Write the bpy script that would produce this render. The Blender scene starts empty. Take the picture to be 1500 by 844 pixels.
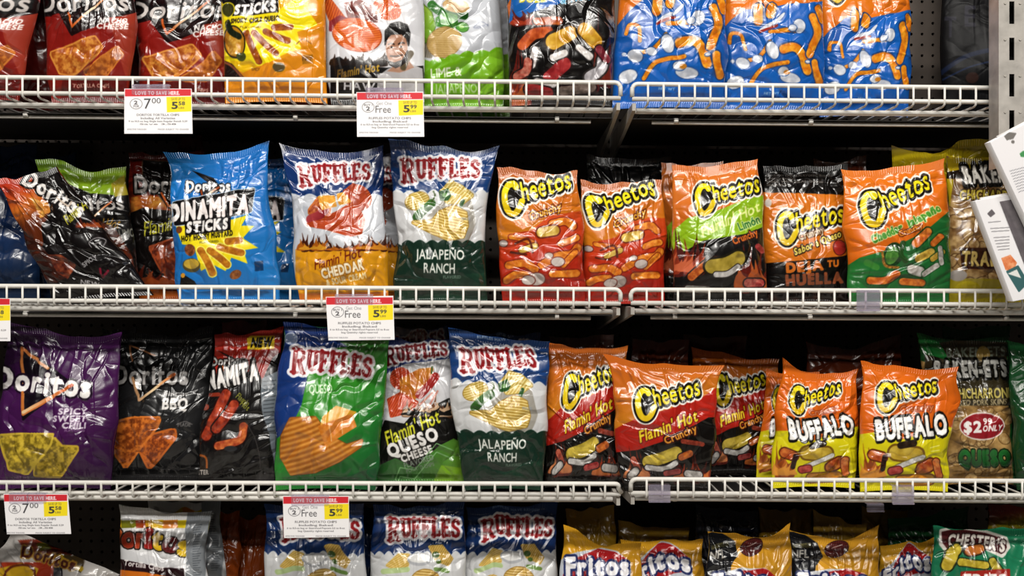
import bpy, math, random
import numpy as np

# ------------------------------------------------------------------ camera, world, lamps, exposure
PX = 0.0013            # metres per photo pixel at the front edge of the shelves
DIST = 1.8             # camera to the front edge of the shelves
ZC = 1.35              # camera height
FPX = DIST / PX
C = bpy.context.scene.collection
scene = bpy.context.scene
cam_data = bpy.data.cameras.new('camera')
cam = bpy.data.objects.new('camera', cam_data)
C.objects.link(cam)
cam.location = (0, -DIST, ZC)
cam.rotation_euler = (math.pi / 2, 0, 0)
cam_data.sensor_width = 36
cam_data.lens = FPX / 1500 * 36
cam_data.clip_start = 0.02
scene.camera = cam
world = bpy.data.worlds.new('store')
scene.world = world
world.use_nodes = True
world.node_tree.nodes['Background'].inputs[0].default_value = (1.0, 0.96, 0.92, 1)
world.node_tree.nodes['Background'].inputs[1].default_value = 0.012
scene.view_settings.view_transform = 'Standard'
scene.view_settings.look = 'None'
scene.view_settings.gamma = 1
scene.view_settings.use_curve_mapping = False
scene.view_settings.exposure = 0.0


def lamp(x, y, z, sx, sy, power, col=(1, 0.96, 0.9)):
    d = bpy.data.lights.new('ceiling_or_fill_lamp', 'AREA')
    d.shape = 'RECTANGLE'
    d.size, d.size_y = sx, sy
    d.energy = power
    d.color = col
    o = bpy.data.objects.new('ceiling_or_fill_lamp', d)
    C.objects.link(o)
    o.location = (x, y, z)
    dirx = (0 - x) * 0.2, 0.25 - y, (ZC - 0.1) - z
    o.rotation_euler = (math.atan2(dirx[1], -dirx[2]), 0, 0)
    return o


for lx in (-1.6, 0.0, 1.6):
    lamp(lx, -2.5, 4.1, 1.3, 0.16, 68)
for lx in (-0.9, 1.0):
    lamp(lx, -4.6, 3.9, 1.3, 0.16, 44)  # far pair: fill lamps added to brighten the bags standing further back


def P(px, py, y=0.0):
    k = PX * (DIST + y) / DIST
    return np.array([(px - 750) * k, y, ZC - (py - 422) * k])


# ------------------------------------------------------------------ helpers: objects and meshes
def tag(o, label=None, cat=None, group=None, kind=None):
    if label: o['label'] = label
    if cat: o['category'] = cat
    if group: o['group'] = group
    if kind: o['kind'] = kind
    return o


def empty(name, loc):
    o = bpy.data.objects.new(name, None)
    o.empty_display_size = 0.05
    C.objects.link(o)
    o.location = loc
    return o


def mesh_obj(name, V, F, mats, parent=None, col=None, smooth=False, normals=None, loc=None, mat_idx=None):
    me = bpy.data.meshes.new(name)
    V = np.asarray(V, np.float32)
    if isinstance(F, np.ndarray):
        me.vertices.add(len(V)); me.vertices.foreach_set('co', V.ravel())
        n, k = F.shape
        me.loops.add(n * k); me.loops.foreach_set('vertex_index', F.ravel().astype(np.int32))
        me.polygons.add(n); me.polygons.foreach_set('loop_start', (np.arange(n) * k).astype(np.int32))
        me.update(calc_edges=True)
    else:
        me.from_pydata([tuple(map(float, v)) for v in V], [], [tuple(int(i) for i in f) for f in F])
        me.update(calc_edges=True)
    if smooth:
        me.polygons.foreach_set('use_smooth', np.ones(len(me.polygons), bool))
    for m in (mats if isinstance(mats, (list, tuple)) else [mats]):
        me.materials.append(m)
    if mat_idx is not None:
        me.polygons.foreach_set('material_index', np.asarray(mat_idx, np.int32))
    if col is not None:
        at = me.attributes.new('print', 'FLOAT_COLOR', 'POINT')
        at.data.foreach_set('color', np.concatenate([col, np.ones((len(col), 1))], 1).astype(np.float32).ravel())
    if normals is not None:
        me.normals_split_custom_set_from_vertices(np.asarray(normals, np.float32))
    o = bpy.data.objects.new(name, me)
    C.objects.link(o)
    if parent: o.parent = parent
    if loc is not None: o.location = loc
    return o


class MB:
    """collects boxes and tubes, then links them as one mesh"""
    def __init__(s): s.v = []; s.f = []

    def add(s, V, F):
        n = len(s.v)
        s.v += [tuple(p) for p in V]
        s.f += [tuple(i + n for i in f) for f in F]

    def box(s, a, b, bev=0.0):
        x0, y0, z0 = a; x1, y1, z1 = b
        if bev <= 0:
            V = [(x, y, z) for z in (z0, z1) for y in (y0, y1) for x in (x0, x1)]
            s.add(V, [(0, 2, 3, 1), (4, 5, 7, 6), (0, 1, 5, 4), (2, 6, 7, 3), (0, 4, 6, 2), (1, 3, 7, 5)])
            return
        # rounded in the x/z outline, chamfered
        o = [(x0 + bev, z0), (x1 - bev, z0), (x1, z0 + bev), (x1, z1 - bev), (x1 - bev, z1), (x0 + bev, z1), (x0, z1 - bev), (x0, z0 + bev)]
        V = [(x, y0, z) for x, z in o] + [(x, y1, z) for x, z in o]
        F = [tuple(range(8)), tuple(range(15, 7, -1))] + [(i, i + 8, (i + 1) % 8 + 8, (i + 1) % 8) for i in range(8)]
        s.add(V, F)

    def tube(s, pts, r, n=8, caps=True):
        pts = [np.array(p, float) for p in pts]
        V = []; F = []
        for i, p in enumerate(pts):
            d = pts[min(i + 1, len(pts) - 1)] - pts[max(i - 1, 0)]
            d /= np.linalg.norm(d) + 1e-12
            a = np.cross(d, (0.13, 0.31, 0.94)) if abs(d[2]) < 0.9 else np.cross(d, (0, 1, 0.1))
            a /= np.linalg.norm(a)
            b = np.cross(d, a)
            for k in range(n):
                t = 2 * math.pi * k / n
                V.append(p + r * (a * math.cos(t) + b * math.sin(t)))
        for i in range(len(pts) - 1):
            for k in range(n):
                F.append((i * n + k, i * n + (k + 1) % n, (i + 1) * n + (k + 1) % n, (i + 1) * n + k))
        if caps:
            F.append(tuple(range(n - 1, -1, -1))); F.append(tuple(range((len(pts) - 1) * n, len(pts) * n)))
        s.add(V, F)

    def build(s, name, mat, parent=None, smooth=False, off=None):
        V = np.array(s.v)
        if off is not None: V = V - np.array(off)
        return mesh_obj(name, V, s.f, mat, parent, smooth=smooth)


def arc(c, r, a0, a1, n, ax=(1, 0, 0), az=(0, 0, 1)):
    c = np.array(c, float); ax = np.array(ax, float); az = np.array(az, float)
    return [c + r * (ax * math.cos(a0 + (a1 - a0) * i / n) + az * math.sin(a0 + (a1 - a0) * i / n)) for i in range(n + 1)]


# ------------------------------------------------------------------ materials
def s2l(c):
    c = np.asarray(c, float)
    return np.where(c <= 0.04045, c / 12.92, ((c + 0.055) / 1.055) ** 2.4)


def hx(c):
    return np.array([(c >> 16) & 255, (c >> 8) & 255, c & 255], float) / 255


def mat(name, col=0x888888, rough=0.5, metal=0.0, noise=0.0, nscale=40.0, bump=0.0, bscale=60.0, attr=False, coat=0.0, spec=0.5, trans=0.0, alpha=1.0, dist=0.002):
    m = bpy.data.materials.new(name)
    m.use_nodes = True
    nt = m.node_tree
    b = nt.nodes['Principled BSDF']
    b.inputs['Roughness'].default_value = rough
    b.inputs['Metallic'].default_value = metal
    b.inputs['Coat Weight'].default_value = coat
    b.inputs['Coat Roughness'].default_value = 0.15
    b.inputs['Specular IOR Level'].default_value = spec
    b.inputs['Transmission Weight'].default_value = trans
    b.inputs['Alpha'].default_value = alpha
    tc = nt.nodes.new('ShaderNodeTexCoord')
    if attr:
        a = nt.nodes.new('ShaderNodeAttribute'); a.attribute_name = 'print'
        base = a.outputs['Color']
    else:
        r = nt.nodes.new('ShaderNodeRGB'); r.outputs[0].default_value = (*s2l(hx(col)), 1)
        base = r.outputs[0]
    if noise > 0:
        n = nt.nodes.new('ShaderNodeTexNoise'); n.inputs['Scale'].default_value = nscale; n.inputs['Detail'].default_value = 4
        nt.links.new(tc.outputs['Object'], n.inputs['Vector'])
        mr = nt.nodes.new('ShaderNodeMapRange')
        mr.inputs['From Min'].default_value = 0.3; mr.inputs['From Max'].default_value = 0.7
        mr.inputs['To Min'].default_value = 1 - noise; mr.inputs['To Max'].default_value = 1 + noise * 0.4
        nt.links.new(n.outputs['Fac'], mr.inputs['Value'])
        mx = nt.nodes.new('ShaderNodeVectorMath'); mx.operation = 'SCALE'
        nt.links.new(base, mx.inputs[0]); nt.links.new(mr.outputs[0], mx.inputs['Scale'])
        base = mx.outputs[0]
    nt.links.new(base, b.inputs['Base Color'])
    if bump > 0:
        n = nt.nodes.new('ShaderNodeTexNoise'); n.inputs['Scale'].default_value = bscale; n.inputs['Detail'].default_value = 3
        n.inputs['Distortion'].default_value = 0.6
        nt.links.new(tc.outputs['Object'], n.inputs['Vector'])
        bp = nt.nodes.new('ShaderNodeBump'); bp.inputs['Strength'].default_value = bump; bp.inputs['Distance'].default_value = dist
        nt.links.new(n.outputs['Fac'], bp.inputs['Height']); nt.links.new(bp.outputs[0], b.inputs['Normal'])
    return m


M_FOIL = mat('printed_foil', attr=True, rough=0.25, bump=0.14, bscale=38, spec=0.6, coat=0.3, dist=0.003)
M_MATTE = mat('printed_matte_film', attr=True, rough=0.4, bump=0.3, bscale=50, spec=0.5, dist=0.003)
M_DULL = mat('printed_dull_film', attr=True, rough=0.5, bump=0.2, bscale=40, spec=0.25, dist=0.003)
M_PAPER = mat('printed_card', attr=True, rough=0.6, bump=0.05, bscale=200)
M_WIRE = mat('white_coated_wire', 0xdcd9d2, rough=0.38, noise=0.12, nscale=25)
M_BAR = mat('grey_painted_steel', 0xa9a49c, rough=0.45, noise=0.25, nscale=20)
M_PEG = mat('pegboard_brown', 0x4d443d, rough=0.7, noise=0.25, nscale=14)
M_DARK = mat('dark_backing', 0x0c0b0b, rough=0.9, noise=0.2)
M_STEEL = mat('worn_upright_steel', 0xb4afa8, rough=0.42, metal=0.25, noise=0.3, nscale=30, bump=0.1, bscale=120)
M_WHITE = mat('white_carton', 0xe4e2e0, rough=0.45, noise=0.05, nscale=30)
M_SHADE_PAN = mat('dark_shade_pan', 0x1e1b19, rough=0.6, noise=0.3, nscale=18)  # dark colour stands in for the shade under the wires
M_CLEAR = mat('clear_plastic', 0xd8d0e4, rough=0.12, noise=0.04, trans=0.75, alpha=0.55)
M_FLOOR = mat('floor_vinyl', 0x9a948a, rough=0.35, noise=0.15, nscale=6)

# ------------------------------------------------------------------ distance fields for the printing
_G = {}
EM = 44


def seg_d(x, y, A, B):
    """least distance from points to segments A[i]-B[i]"""
    d = np.full(x.shape, 1e9)
    for (ax, ay), (bx, by) in zip(A, B):
        ex, ey = bx - ax, by - ay
        t = np.clip(((x - ax) * ex + (y - ay) * ey) / (ex * ex + ey * ey + 1e-9), 0, 1)
        d = np.minimum(d, (x - ax - t * ex) ** 2 + (y - ay - t * ey) ** 2)
    return np.sqrt(d)


def inside(x, y, A, B):
    c = np.zeros(x.shape, bool)
    for (ax, ay), (bx, by) in zip(A, B):
        if ay == by: continue
        c ^= ((ay > y) != (by > y)) & (x < (bx - ax) * (y - ay) / (by - ay) + ax)
    return c


def glyph(ch):
    if ch in _G: return _G[ch]
    cu = bpy.data.curves.new('glyph', 'FONT'); cu.body = ch; cu.size = 1.0; cu.resolution_u = 3
    ob = bpy.data.objects.new('glyph', cu)
    me = bpy.data.meshes.new_from_object(ob)
    co = [(v.co.x, v.co.y) for v in me.vertices]
    cnt = {}
    for p in me.polygons:
        vs = list(p.vertices)
        for i in range(len(vs)):
            k = tuple(sorted((vs[i], vs[(i + 1) % len(vs)])))
            cnt[k] = cnt.get(k, 0) + 1
    E = [k for k, n in cnt.items() if n == 1]
    bpy.data.objects.remove(ob); bpy.data.curves.remove(cu); bpy.data.meshes.remove(me)
    A = [co[a] for a, b in E]; B = [co[b] for a, b in E]
    xs = [p[0] for p in co] or [0]
    x0, x1 = min(xs), max(xs)
    pad = 0.3
    nx = int((x1 - x0 + 2 * pad) * EM) + 1; ny = int(1.6 * EM)
    gx = x0 - pad + np.arange(nx) / EM; gy = -0.5 + np.arange(ny) / EM
    X, Y = np.meshgrid(gx, gy)
    d = seg_d(X, Y, A, B)
    d[inside(X, Y, A, B)] *= -1
    _G[ch] = (d, x0, x1, pad)
    return _G[ch]


CAP = 0.70
_T = {}


def text_sdf(s, gap):
    k = (s, gap)
    if k in _T: return _T[k]
    x = 0.0; items = []
    for ch in s:
        if ch == ' ':
            x += 0.22 + gap; continue
        d, x0, x1, pad = glyph(ch)
        items.append((d, x)); x += (x1 - x0) + gap
    w = max(x - gap, 0.05)
    ny = int(1.6 * EM)
    F = np.full((ny, int((w + 0.62) * EM) + 2), 0.3)
    for d, px in items:
        i = int(round(px * EM))
        n = min(d.shape[1], F.shape[1] - i)
        F[:, i:i + n] = np.minimum(F[:, i:i + n], d[:, :n])
    _T[k] = (F, w)
    return _T[k]


def bil(F, i, j):
    """F sampled at row i, column j (floats)"""
    i = np.clip(i, 0, F.shape[0] - 1.001); j = np.clip(j, 0, F.shape[1] - 1.001)
    a = i.astype(int); b = j.astype(int); fi = i - a; fj = j - b
    return (F[a, b] * (1 - fi) * (1 - fj) + F[a + 1, b] * fi * (1 - fj) + F[a, b + 1] * (1 - fi) * fj + F[a + 1, b + 1] * fi * fj)


_NL = np.random.RandomState(7).rand(64, 64)


def vnoise(x, y):
    i = np.floor(x).astype(int); j = np.floor(y).astype(int)
    fx = x - i; fy = y - j
    fx = fx * fx * (3 - 2 * fx); fy = fy * fy * (3 - 2 * fy)
    g = lambda a, b: _NL[a % 64, b % 64]
    return (g(i, j) * (1 - fx) + g(i + 1, j) * fx) * (1 - fy) + (g(i, j + 1) * (1 - fx) + g(i + 1, j + 1) * fx) * fy


def fbm(x, y, o=3):
    s = 0; a = 0.5; t = 0
    for k in range(o):
        s = s + a * vnoise(x * 2 ** k + 13.7 * k, y * 2 ** k + 5.1 * k); t += a; a *= 0.55
    return s / t


def smooth_pts(p, n=8, closed=False):
    p = np.array(p, float)
    if len(p) < 3: return p
    out = []
    N = len(p)
    rng = range(N if closed else N - 1)
    for i in rng:
        p0 = p[(i - 1) % N] if closed or i > 0 else p[i]
        p1 = p[i]; p2 = p[(i + 1) % N]
        p3 = p[(i + 2) % N] if closed or i + 2 < N else p2
        for k in range(n):
            t = k / n
            out.append(0.5 * (2 * p1 + (p2 - p0) * t + (2 * p0 - 5 * p1 + 4 * p2 - p3) * t * t + (3 * p1 - p0 - 3 * p2 + p3) * t ** 3))
    if not closed: out.append(p[-1])
    return np.array(out)


LOGO, FLAVOR = 3, 4


class Art:
    """print colours of one bag design, drawn in the pixel units of a photo crop"""
    def __init__(s, X, Y, aa):
        s.X = X; s.Y = Y; s.aa = aa
        s.C = np.zeros(X.shape + (3,)); s.M = np.zeros(X.shape, np.int8)

    def sel(s, x0, y0, x1, y1):
        return (s.X > x0) & (s.X < x1) & (s.Y > y0) & (s.Y < y1)

    def lay(s, m, d, col, tg=0):
        a = np.clip(0.5 - d / s.aa, 0, 1)
        c = col(s.X[m], s.Y[m]) if callable(col) else hx(col)
        s.C[m] = s.C[m] * (1 - a[:, None]) + c * a[:, None]
        if tg:
            mm = s.M[m]; mm[d < s.aa * 0.7] = tg; s.M[m] = mm

    def fill(s, col):
        c = col(s.X.ravel(), s.Y.ravel()).reshape(s.C.shape) if callable(col) else hx(col)
        s.C[:] = c

    def poly(s, pts, col, r=0, tg=0, out=(), sm=False):
        p = smooth_pts(pts, 6, True) if sm else np.array(pts, float)
        e = max([o for o, _ in out] + [r, 0]) + s.aa
        m = s.sel(p[:, 0].min() - e, p[:, 1].min() - e, p[:, 0].max() + e, p[:, 1].max() + e)
        if not m.any(): return s
        x, y = s.X[m], s.Y[m]
        q = np.roll(p, -1, 0)
        d = seg_d(x, y, p, q)
        d[inside(x, y, p, q)] *= -1
        for o, c in out: s.lay(m, d - r - o, c, tg)
        s.lay(m, d - r, col, tg)
        return s

    def st(s, pts, w, col, tg=0, out=(), sm=True):
        p = smooth_pts(pts, 6) if sm else np.array(pts, float)
        e = max([o for o, _ in out] + [0]) + w / 2 + s.aa
        m = s.sel(p[:, 0].min() - e, p[:, 1].min() - e, p[:, 0].max() + e, p[:, 1].max() + e)
        if not m.any(): return s
        d = seg_d(s.X[m], s.Y[m], p[:-1], p[1:]) - w / 2
        for o, c in out: s.lay(m, d - o, c, tg)
        s.lay(m, d, col, tg)
        return s

    def el(s, cx, cy, rx, ry, col, ang=0, out=(), tg=0):
        R = max(rx, ry) + max([o for o, _ in out] + [0]) + s.aa * 2
        m = s.sel(cx - R, cy - R, cx + R, cy + R)
        if not m.any(): return s
        t = math.radians(ang); x = s.X[m] - cx; y = s.Y[m] - cy
        a = x * math.cos(t) + y * math.sin(t); b = -x * math.sin(t) + y * math.cos(t)
        k = np.sqrt((a / rx) ** 2 + (b / ry) ** 2) + 1e-6
        d = (k - 1) * np.sqrt(a * a + b * b) / k
        for o, c in out: s.lay(m, d - o, c, tg)
        s.lay(m, d, col, tg)
        return s

    def tx(s, t, x0, y0, h, col, w=None, ang=0, b=0.03, sh=0.0, out=(), arch=0.0, tg=0, grow=0.0):
        """text: left baseline point, cap height, total width; ang in degrees, falling to the right is positive"""
        F, w0 = text_sdf(t, 0.07 + 2 * b)
        sy = h / CAP
        sx = sy if w is None else w / w0
        W = w0 * sx; e = max([o for o, _ in out] + [0]) + h * 0.5
        th = math.radians(ang); ct, sn = math.cos(th), math.sin(th)
        cx, cy = x0 + W / 2 * ct, y0 + W / 2 * sn
        R = W / 2 + e + h * (1 + abs(grow))
        m = s.sel(cx - R, cy - R, cx + R, cy + R)
        if not m.any(): return s
        x = s.X[m] - x0; y = s.Y[m] - y0
        a = x * ct + y * sn; v = -(-x * sn + y * ct)
        q = np.clip(a / W, 0, 1)
        v = v - arch * 4 * q * (1 - q)
        v = v / (1 + grow * q)
        a = a - sh * v
        k = (a > -e) & (a < W + e) & (v > -h * 0.7 - e) & (v < h * 1.4 + e)
        d = np.full(x.shape, 1e3)
        d[k] = bil(F, (v[k] / sy + 0.5) * EM, (a[k] / sx + 0.3) * EM)
        sc = math.sqrt(sx * sy)
        d = (d - b) * sc
        lim = 0.27 * sc - b * sc
        for o, c in out: s.lay(m, d - min(o, lim), c, tg)
        s.lay(m, d, col, tg)
        return s


def lin(x0, y0, x1, y1, *cols):
    """colours along the line from (x0, y0) to (x1, y1)"""
    cs = np.array([hx(c) for c in cols]); L = (x1 - x0) ** 2 + (y1 - y0) ** 2
    ts = np.linspace(0, 1, len(cs))

    def f(x, y):
        t = np.clip(((x - x0) * (x1 - x0) + (y - y0) * (y1 - y0)) / L, 0, 1)
        return np.stack([np.interp(t, ts, cs[:, k]) for k in range(3)], -1)
    return f


def mottle(c0, c1, sc=8.0, o=3, k=1.6):
    a, b = hx(c0), hx(c1)

    def f(x, y):
        t = np.clip((fbm(x / sc, y / sc, o) - 0.5) * k + 0.5, 0, 1)[:, None]
        return a * (1 - t) + b * t
    return f


def ridged(c0, c1, ang=30, sp=10.0, bend=0.0, c=(0, 0)):
    a, b = hx(c0), hx(c1); t = math.radians(ang)

    def f(x, y):
        p = (x - c[0]) * math.cos(t) + (y - c[1]) * math.sin(t); q = -(x - c[0]) * math.sin(t) + (y - c[1]) * math.cos(t)
        k = (0.5 + 0.5 * np.sin((p + bend * q * q) / sp * 2 * math.pi)) * 0.75 + fbm(x / sp, y / sp, 2) * 0.25
        k = k[:, None]
        return a * (1 - k) + b * k
    return f


def wavy(x0, y0, x1, y1, n, amp, drop):
    """scalloped upper edge from (x0, y0) to (x1, y1), closed at y + drop"""
    p = []
    for i in range(n * 6 + 1):
        t = i / (n * 6)
        p.append((x0 + (x1 - x0) * t, y0 + (y1 - y0) * t - amp * abs(math.sin(math.pi * n * t))))
    return p + [(x1, y1 + drop), (x0, y0 + drop)]


# slab letters for the red serif logo: strokes in a 0..0.8 x 0..1 cell
SLAB = {
    'R': [([(.19, 0), (.19, 1)], .22), ([(.2, .96), (.5, .96), (.66, .86), (.67, .64), (.52, .5), (.2, .48)], .16), ([(.42, .5), (.7, .03)], .2), ([(.04, .03), (.38, .03)], .14), ([(.02, .97), (.3, .97)], .14), ([(.62, .03), (.82, .03)], .14)],
    'U': [([(.2, .97), (.2, .3), (.3, .08), (.42, .05), (.54, .1), (.62, .3), (.62, .97)], .23), ([(.04, .97), (.36, .97)], .14), ([(.48, .97), (.78, .97)], .14)],
    'F': [([(.22, 0), (.22, 1)], .27), ([(.1, .93), (.7, .93)], .2), ([(.68, .98), (.68, .76)], .13), ([(.25, .5), (.52, .5)], .19), ([(.52, .62), (.52, .38)], .1), ([(.05, .04), (.42, .04)], .14)],
    'L': [([(.22, 0), (.22, 1)], .27), ([(.1, .07), (.7, .07)], .2), ([(.68, .02), (.68, .28)], .13), ([(.05, .96), (.42, .96)], .14)],
    'E': [([(.22, 0), (.22, 1)], .27), ([(.1, .93), (.66, .93)], .2), ([(.65, .98), (.65, .76)], .13), ([(.25, .5), (.5, .5)], .19), ([(.1, .07), (.68, .07)], .2), ([(.68, .02), (.68, .28)], .13)],
    'S': [([(.64, .74), (.56, .9), (.38, .94), (.2, .84), (.18, .66), (.34, .54), (.52, .46), (.64, .32), (.58, .12), (.4, .06), (.2, .12), (.13, .28)], .22)],
}


def slab_logo(a, x0, y0, x1, y1, h, first=1.25, arch=0.08, fall=0.0, dark=0xa81f26, red=0xc3242c):
    """RUFFLES between baseline points (x0, y0) and (x1, y1): a tall R, then letters that shrink to the right"""
    adv = [1.02, .86, .78, .76, .76, .78, .76]
    tot = sum(adv); L = math.hypot(x1 - x0, y1 - y0)
    ux, uy = (x1 - x0) / L, (y1 - y0) / L
    P_ = []; px = 0
    for i, ch in enumerate('RUFFLES'):
        k = L / tot
        hh = h * (first if i == 0 else 1.0 - fall * (i / 6))
        wk = k * (1.22 if i == 0 else 1.0) * (adv[i] / (.98 if i == 0 else .8) if i else 1)
        base = (0.0 if i else -0.14 * h)
        q = (px + adv[i] / 2) / tot
        lift = arch * h * 4 * q * (1 - q)
        for pts, w in SLAB[ch]:
            pp = []
            for (cx, cy) in pts:
                sx = px * k + cx * wk; sy = cy * hh + lift + base
                pp.append((x0 + ux * sx + uy * sy, y0 + uy * sx - ux * sy))
            P_.append((np.array(pp), w * .92 * (wk + hh) / 2))
        px += adv[i]
    for o, c in ((0.14 * h, 0xe9e6ea), (0.0, None)):
        for pp, w in P_:
            col = c if c is not None else mottle(dark, red, 14, 2)
            a.st(pp, w + 2 * o, col, LOGO, sm=False)


def cheesy_logo(a, x, y, w, ang, rise=0.0, tall=1.0, g=(0xf2e21e, 0xe8c41a)):
    """Cheetos: a big hooked C and six fat letters, yellow with black and white rims; x, y = left end of the baseline"""
    th = math.radians(ang); ct, sn = math.cos(th), math.sin(th)

    def T(p): return [(x + (u * ct + v * tall * sn) * w, y + (u * sn - v * tall * ct) * w) for u, v in p]
    Cc = T([(.245, .27), (.225, .315), (.15, .325), (.075, .24), (.04, .1), (.055, -.03), (.12, -.075), (.2, -.03), (.27, .06)])
    wc = .085 * w
    hx0, hy0 = T([(.285, .055)])[0]
    hole = T([(.24, .24), (.15, .3), (.07, .2), (.06, .0), (.12, -.05), (.25, .06), (.3, .2)])
    for o, c in ((.052 * w, 0xf3f0ea), (.03 * w, 0x17120e)):
        a.poly(hole, c, r=.02 * w + o * .6, tg=LOGO)
        a.st(Cc, wc + 2 * o, c, LOGO)
        a.tx('heetos', hx0, hy0, .265 * w * tall, c, w=.69 * w, ang=ang, b=.03, sh=.1, out=((o, c),), tg=LOGO, arch=rise * w)
    a.st(Cc, wc, lin(x, y - .3 * w, x, y + .05 * w, *g), LOGO)
    a.tx('heetos', hx0, hy0, .265 * w * tall, lin(x, y - .3 * w, x, y + .05 * w, *g), w=.69 * w, ang=ang, b=.022, sh=.1, tg=LOGO, arch=rise * w)


def tri_mark(a, p, w=14, black=None, c0=0xf2e2c8, c1=0xd8641e):
    """the bent chevron edge behind a tortilla chip logo"""
    if black: a.poly(black, 0x120d0e, tg=LOGO)
    a.st(p, w, lin(p[0][0], p[0][1], p[-1][0], p[-1][1], c1, c0, c1), LOGO, sm=False, out=((w * .5, 0x1a0f0c),))


def chip(a, pts, c0, c1, sc=16, r=6):
    a.poly(pts, mottle(c0, c1, sc * .75, 4, 3.2), r=r, out=((r + 3, c1),))


def stick(a, p, w, c0=0xb4561a, c1=0xe08a2a, rim=None):
    a.st(p, w, mottle(c0, c1, w * .5, 3, 2.0), out=((w * .16, rim),) if rim else ())


def flames(a, x0, x1, y, h, n, cols, seed=1, up=1):
    R = random.Random(seed)
    for col in cols:
        for i in range(n):
            cx = x0 + (x1 - x0) * (i + R.random()) / n
            hh = h * (0.5 + R.random() * .7); ww = (x1 - x0) / n * (1.0 + 0.9 * R.random())
            d = R.uniform(-.7, .7) * ww
            a.poly([(cx - ww / 2, y + hh * .15), (cx - ww * .42 + d * .1, y - up * hh * .35), (cx - ww * .1 + d * .5, y - up * hh * .6), (cx + d, y - up * hh), (cx + ww * .2 + d * .4, y - up * hh * .5), (cx + ww * .42, y - up * hh * .3), (cx + ww / 2, y + hh * .15)], col, sm=True)
        h *= 0.62

# ------------------------------------------------------------------ the shelving: wall panel, floor, wire shelves
def tag_structure(o): o['kind'] = 'structure'; return o


BACK = 0.425


def pegboard():
    sp = 0.0254; r = 0.0036
    nx, nz = 120, 72
    x0 = -1.6; z0 = 0.5
    ang = np.arange(8) * math.pi / 4 + math.pi / 8
    sq = np.array([(1, .414), (.414, 1), (-.414, 1), (-1, .414), (-1, -.414), (-.414, -1), (.414, -1), (1, -.414)]) * sp / 2
    ring = np.stack([np.cos(ang), np.sin(ang)], 1) * r
    I, J = np.meshgrid(np.arange(nx), np.arange(nz))
    c = np.stack([x0 + I.ravel() * sp, z0 + J.ravel() * sp], 1)
    corner = np.array([(1, 1), (-1, 1), (-1, -1), (1, -1)]) * sp / 2
    cell = np.concatenate([sq, ring, ring, corner])                      # 28 vertices a cell
    V = (c[:, None, :] + cell[None]).reshape(-1, 2)
    y = np.tile(np.concatenate([np.zeros(16), np.full(8, .005), np.zeros(4)]), len(c))
    V3 = np.stack([V[:, 0], BACK + y, V[:, 1]], 1)
    Q = []
    for k in range(8):
        n = (k + 1) % 8
        Q.append((k, n, 8 + n, 8 + k)); Q.append((8 + k, 8 + n, 16 + n, 16 + k))
    for (k, a, b) in ((24, 0, 1), (25, 2, 3), (26, 4, 5), (27, 6, 7)):
        Q.append((a, k, b, b))
    Q = np.array(Q)
    F = (Q[None] + (np.arange(len(c)) * 28)[:, None, None]).reshape(-1, 4)
    tri = F[:, 2] == F[:, 3]
    faces = [tuple(f) for f in F[~tri]] + [tuple(f[:3]) for f in F[tri]]
    o = mesh_obj('wall_back', V3, faces, M_PEG)
    return tag_structure(o)


pegboard()
b_ = MB(); b_.box((-1.65, BACK + .02, .0), (1.55, BACK + .04, 2.5)); tag_structure(b_.build('wall_backing', M_DARK))
b_ = MB(); b_.box((-3.5, -3.6, -.05), (3.5, BACK + .05, 0)); tag_structure(b_.build('floor', M_FLOOR))

# row: left/right pixel x, top rail y at both ends, lower rail y at both ends, lean of the front fence (m)
SECT = {
    (1, 0): (-380, 909, 110, 121, 133, 144, 0.0), (1, 1): (926, 1862, 123, 133, 145, 153, 0.0),
    (2, 0): (-380, 909, 417, 424, 438, 445, 0.0), (2, 1): (924, 1862, 424.5, 428, 444, 448, 0.0),
    (3, 0): (-380, 909, 706, 709, 720.5, 724, 0.012), (3, 1): (924, 1862, 702, 706.5, 722.5, 728, 0.004),
    (4, 0): (-380, 909, 998, 1000, 1016, 1018, 0.0), (4, 1): (924, 1862, 998, 1000, 1018, 1020, 0.0),
}
DROP = 0.009           # floor wires below the lower rail
WR = 0.0022


def floor_z(row, px):
    s = SECT[(row, 0 if px < 917 else 1)]
    t = (px - s[0]) / (s[1] - s[0])
    return P(px, s[4] + (s[5] - s[4]) * t)[2] - DROP + WR


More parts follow.
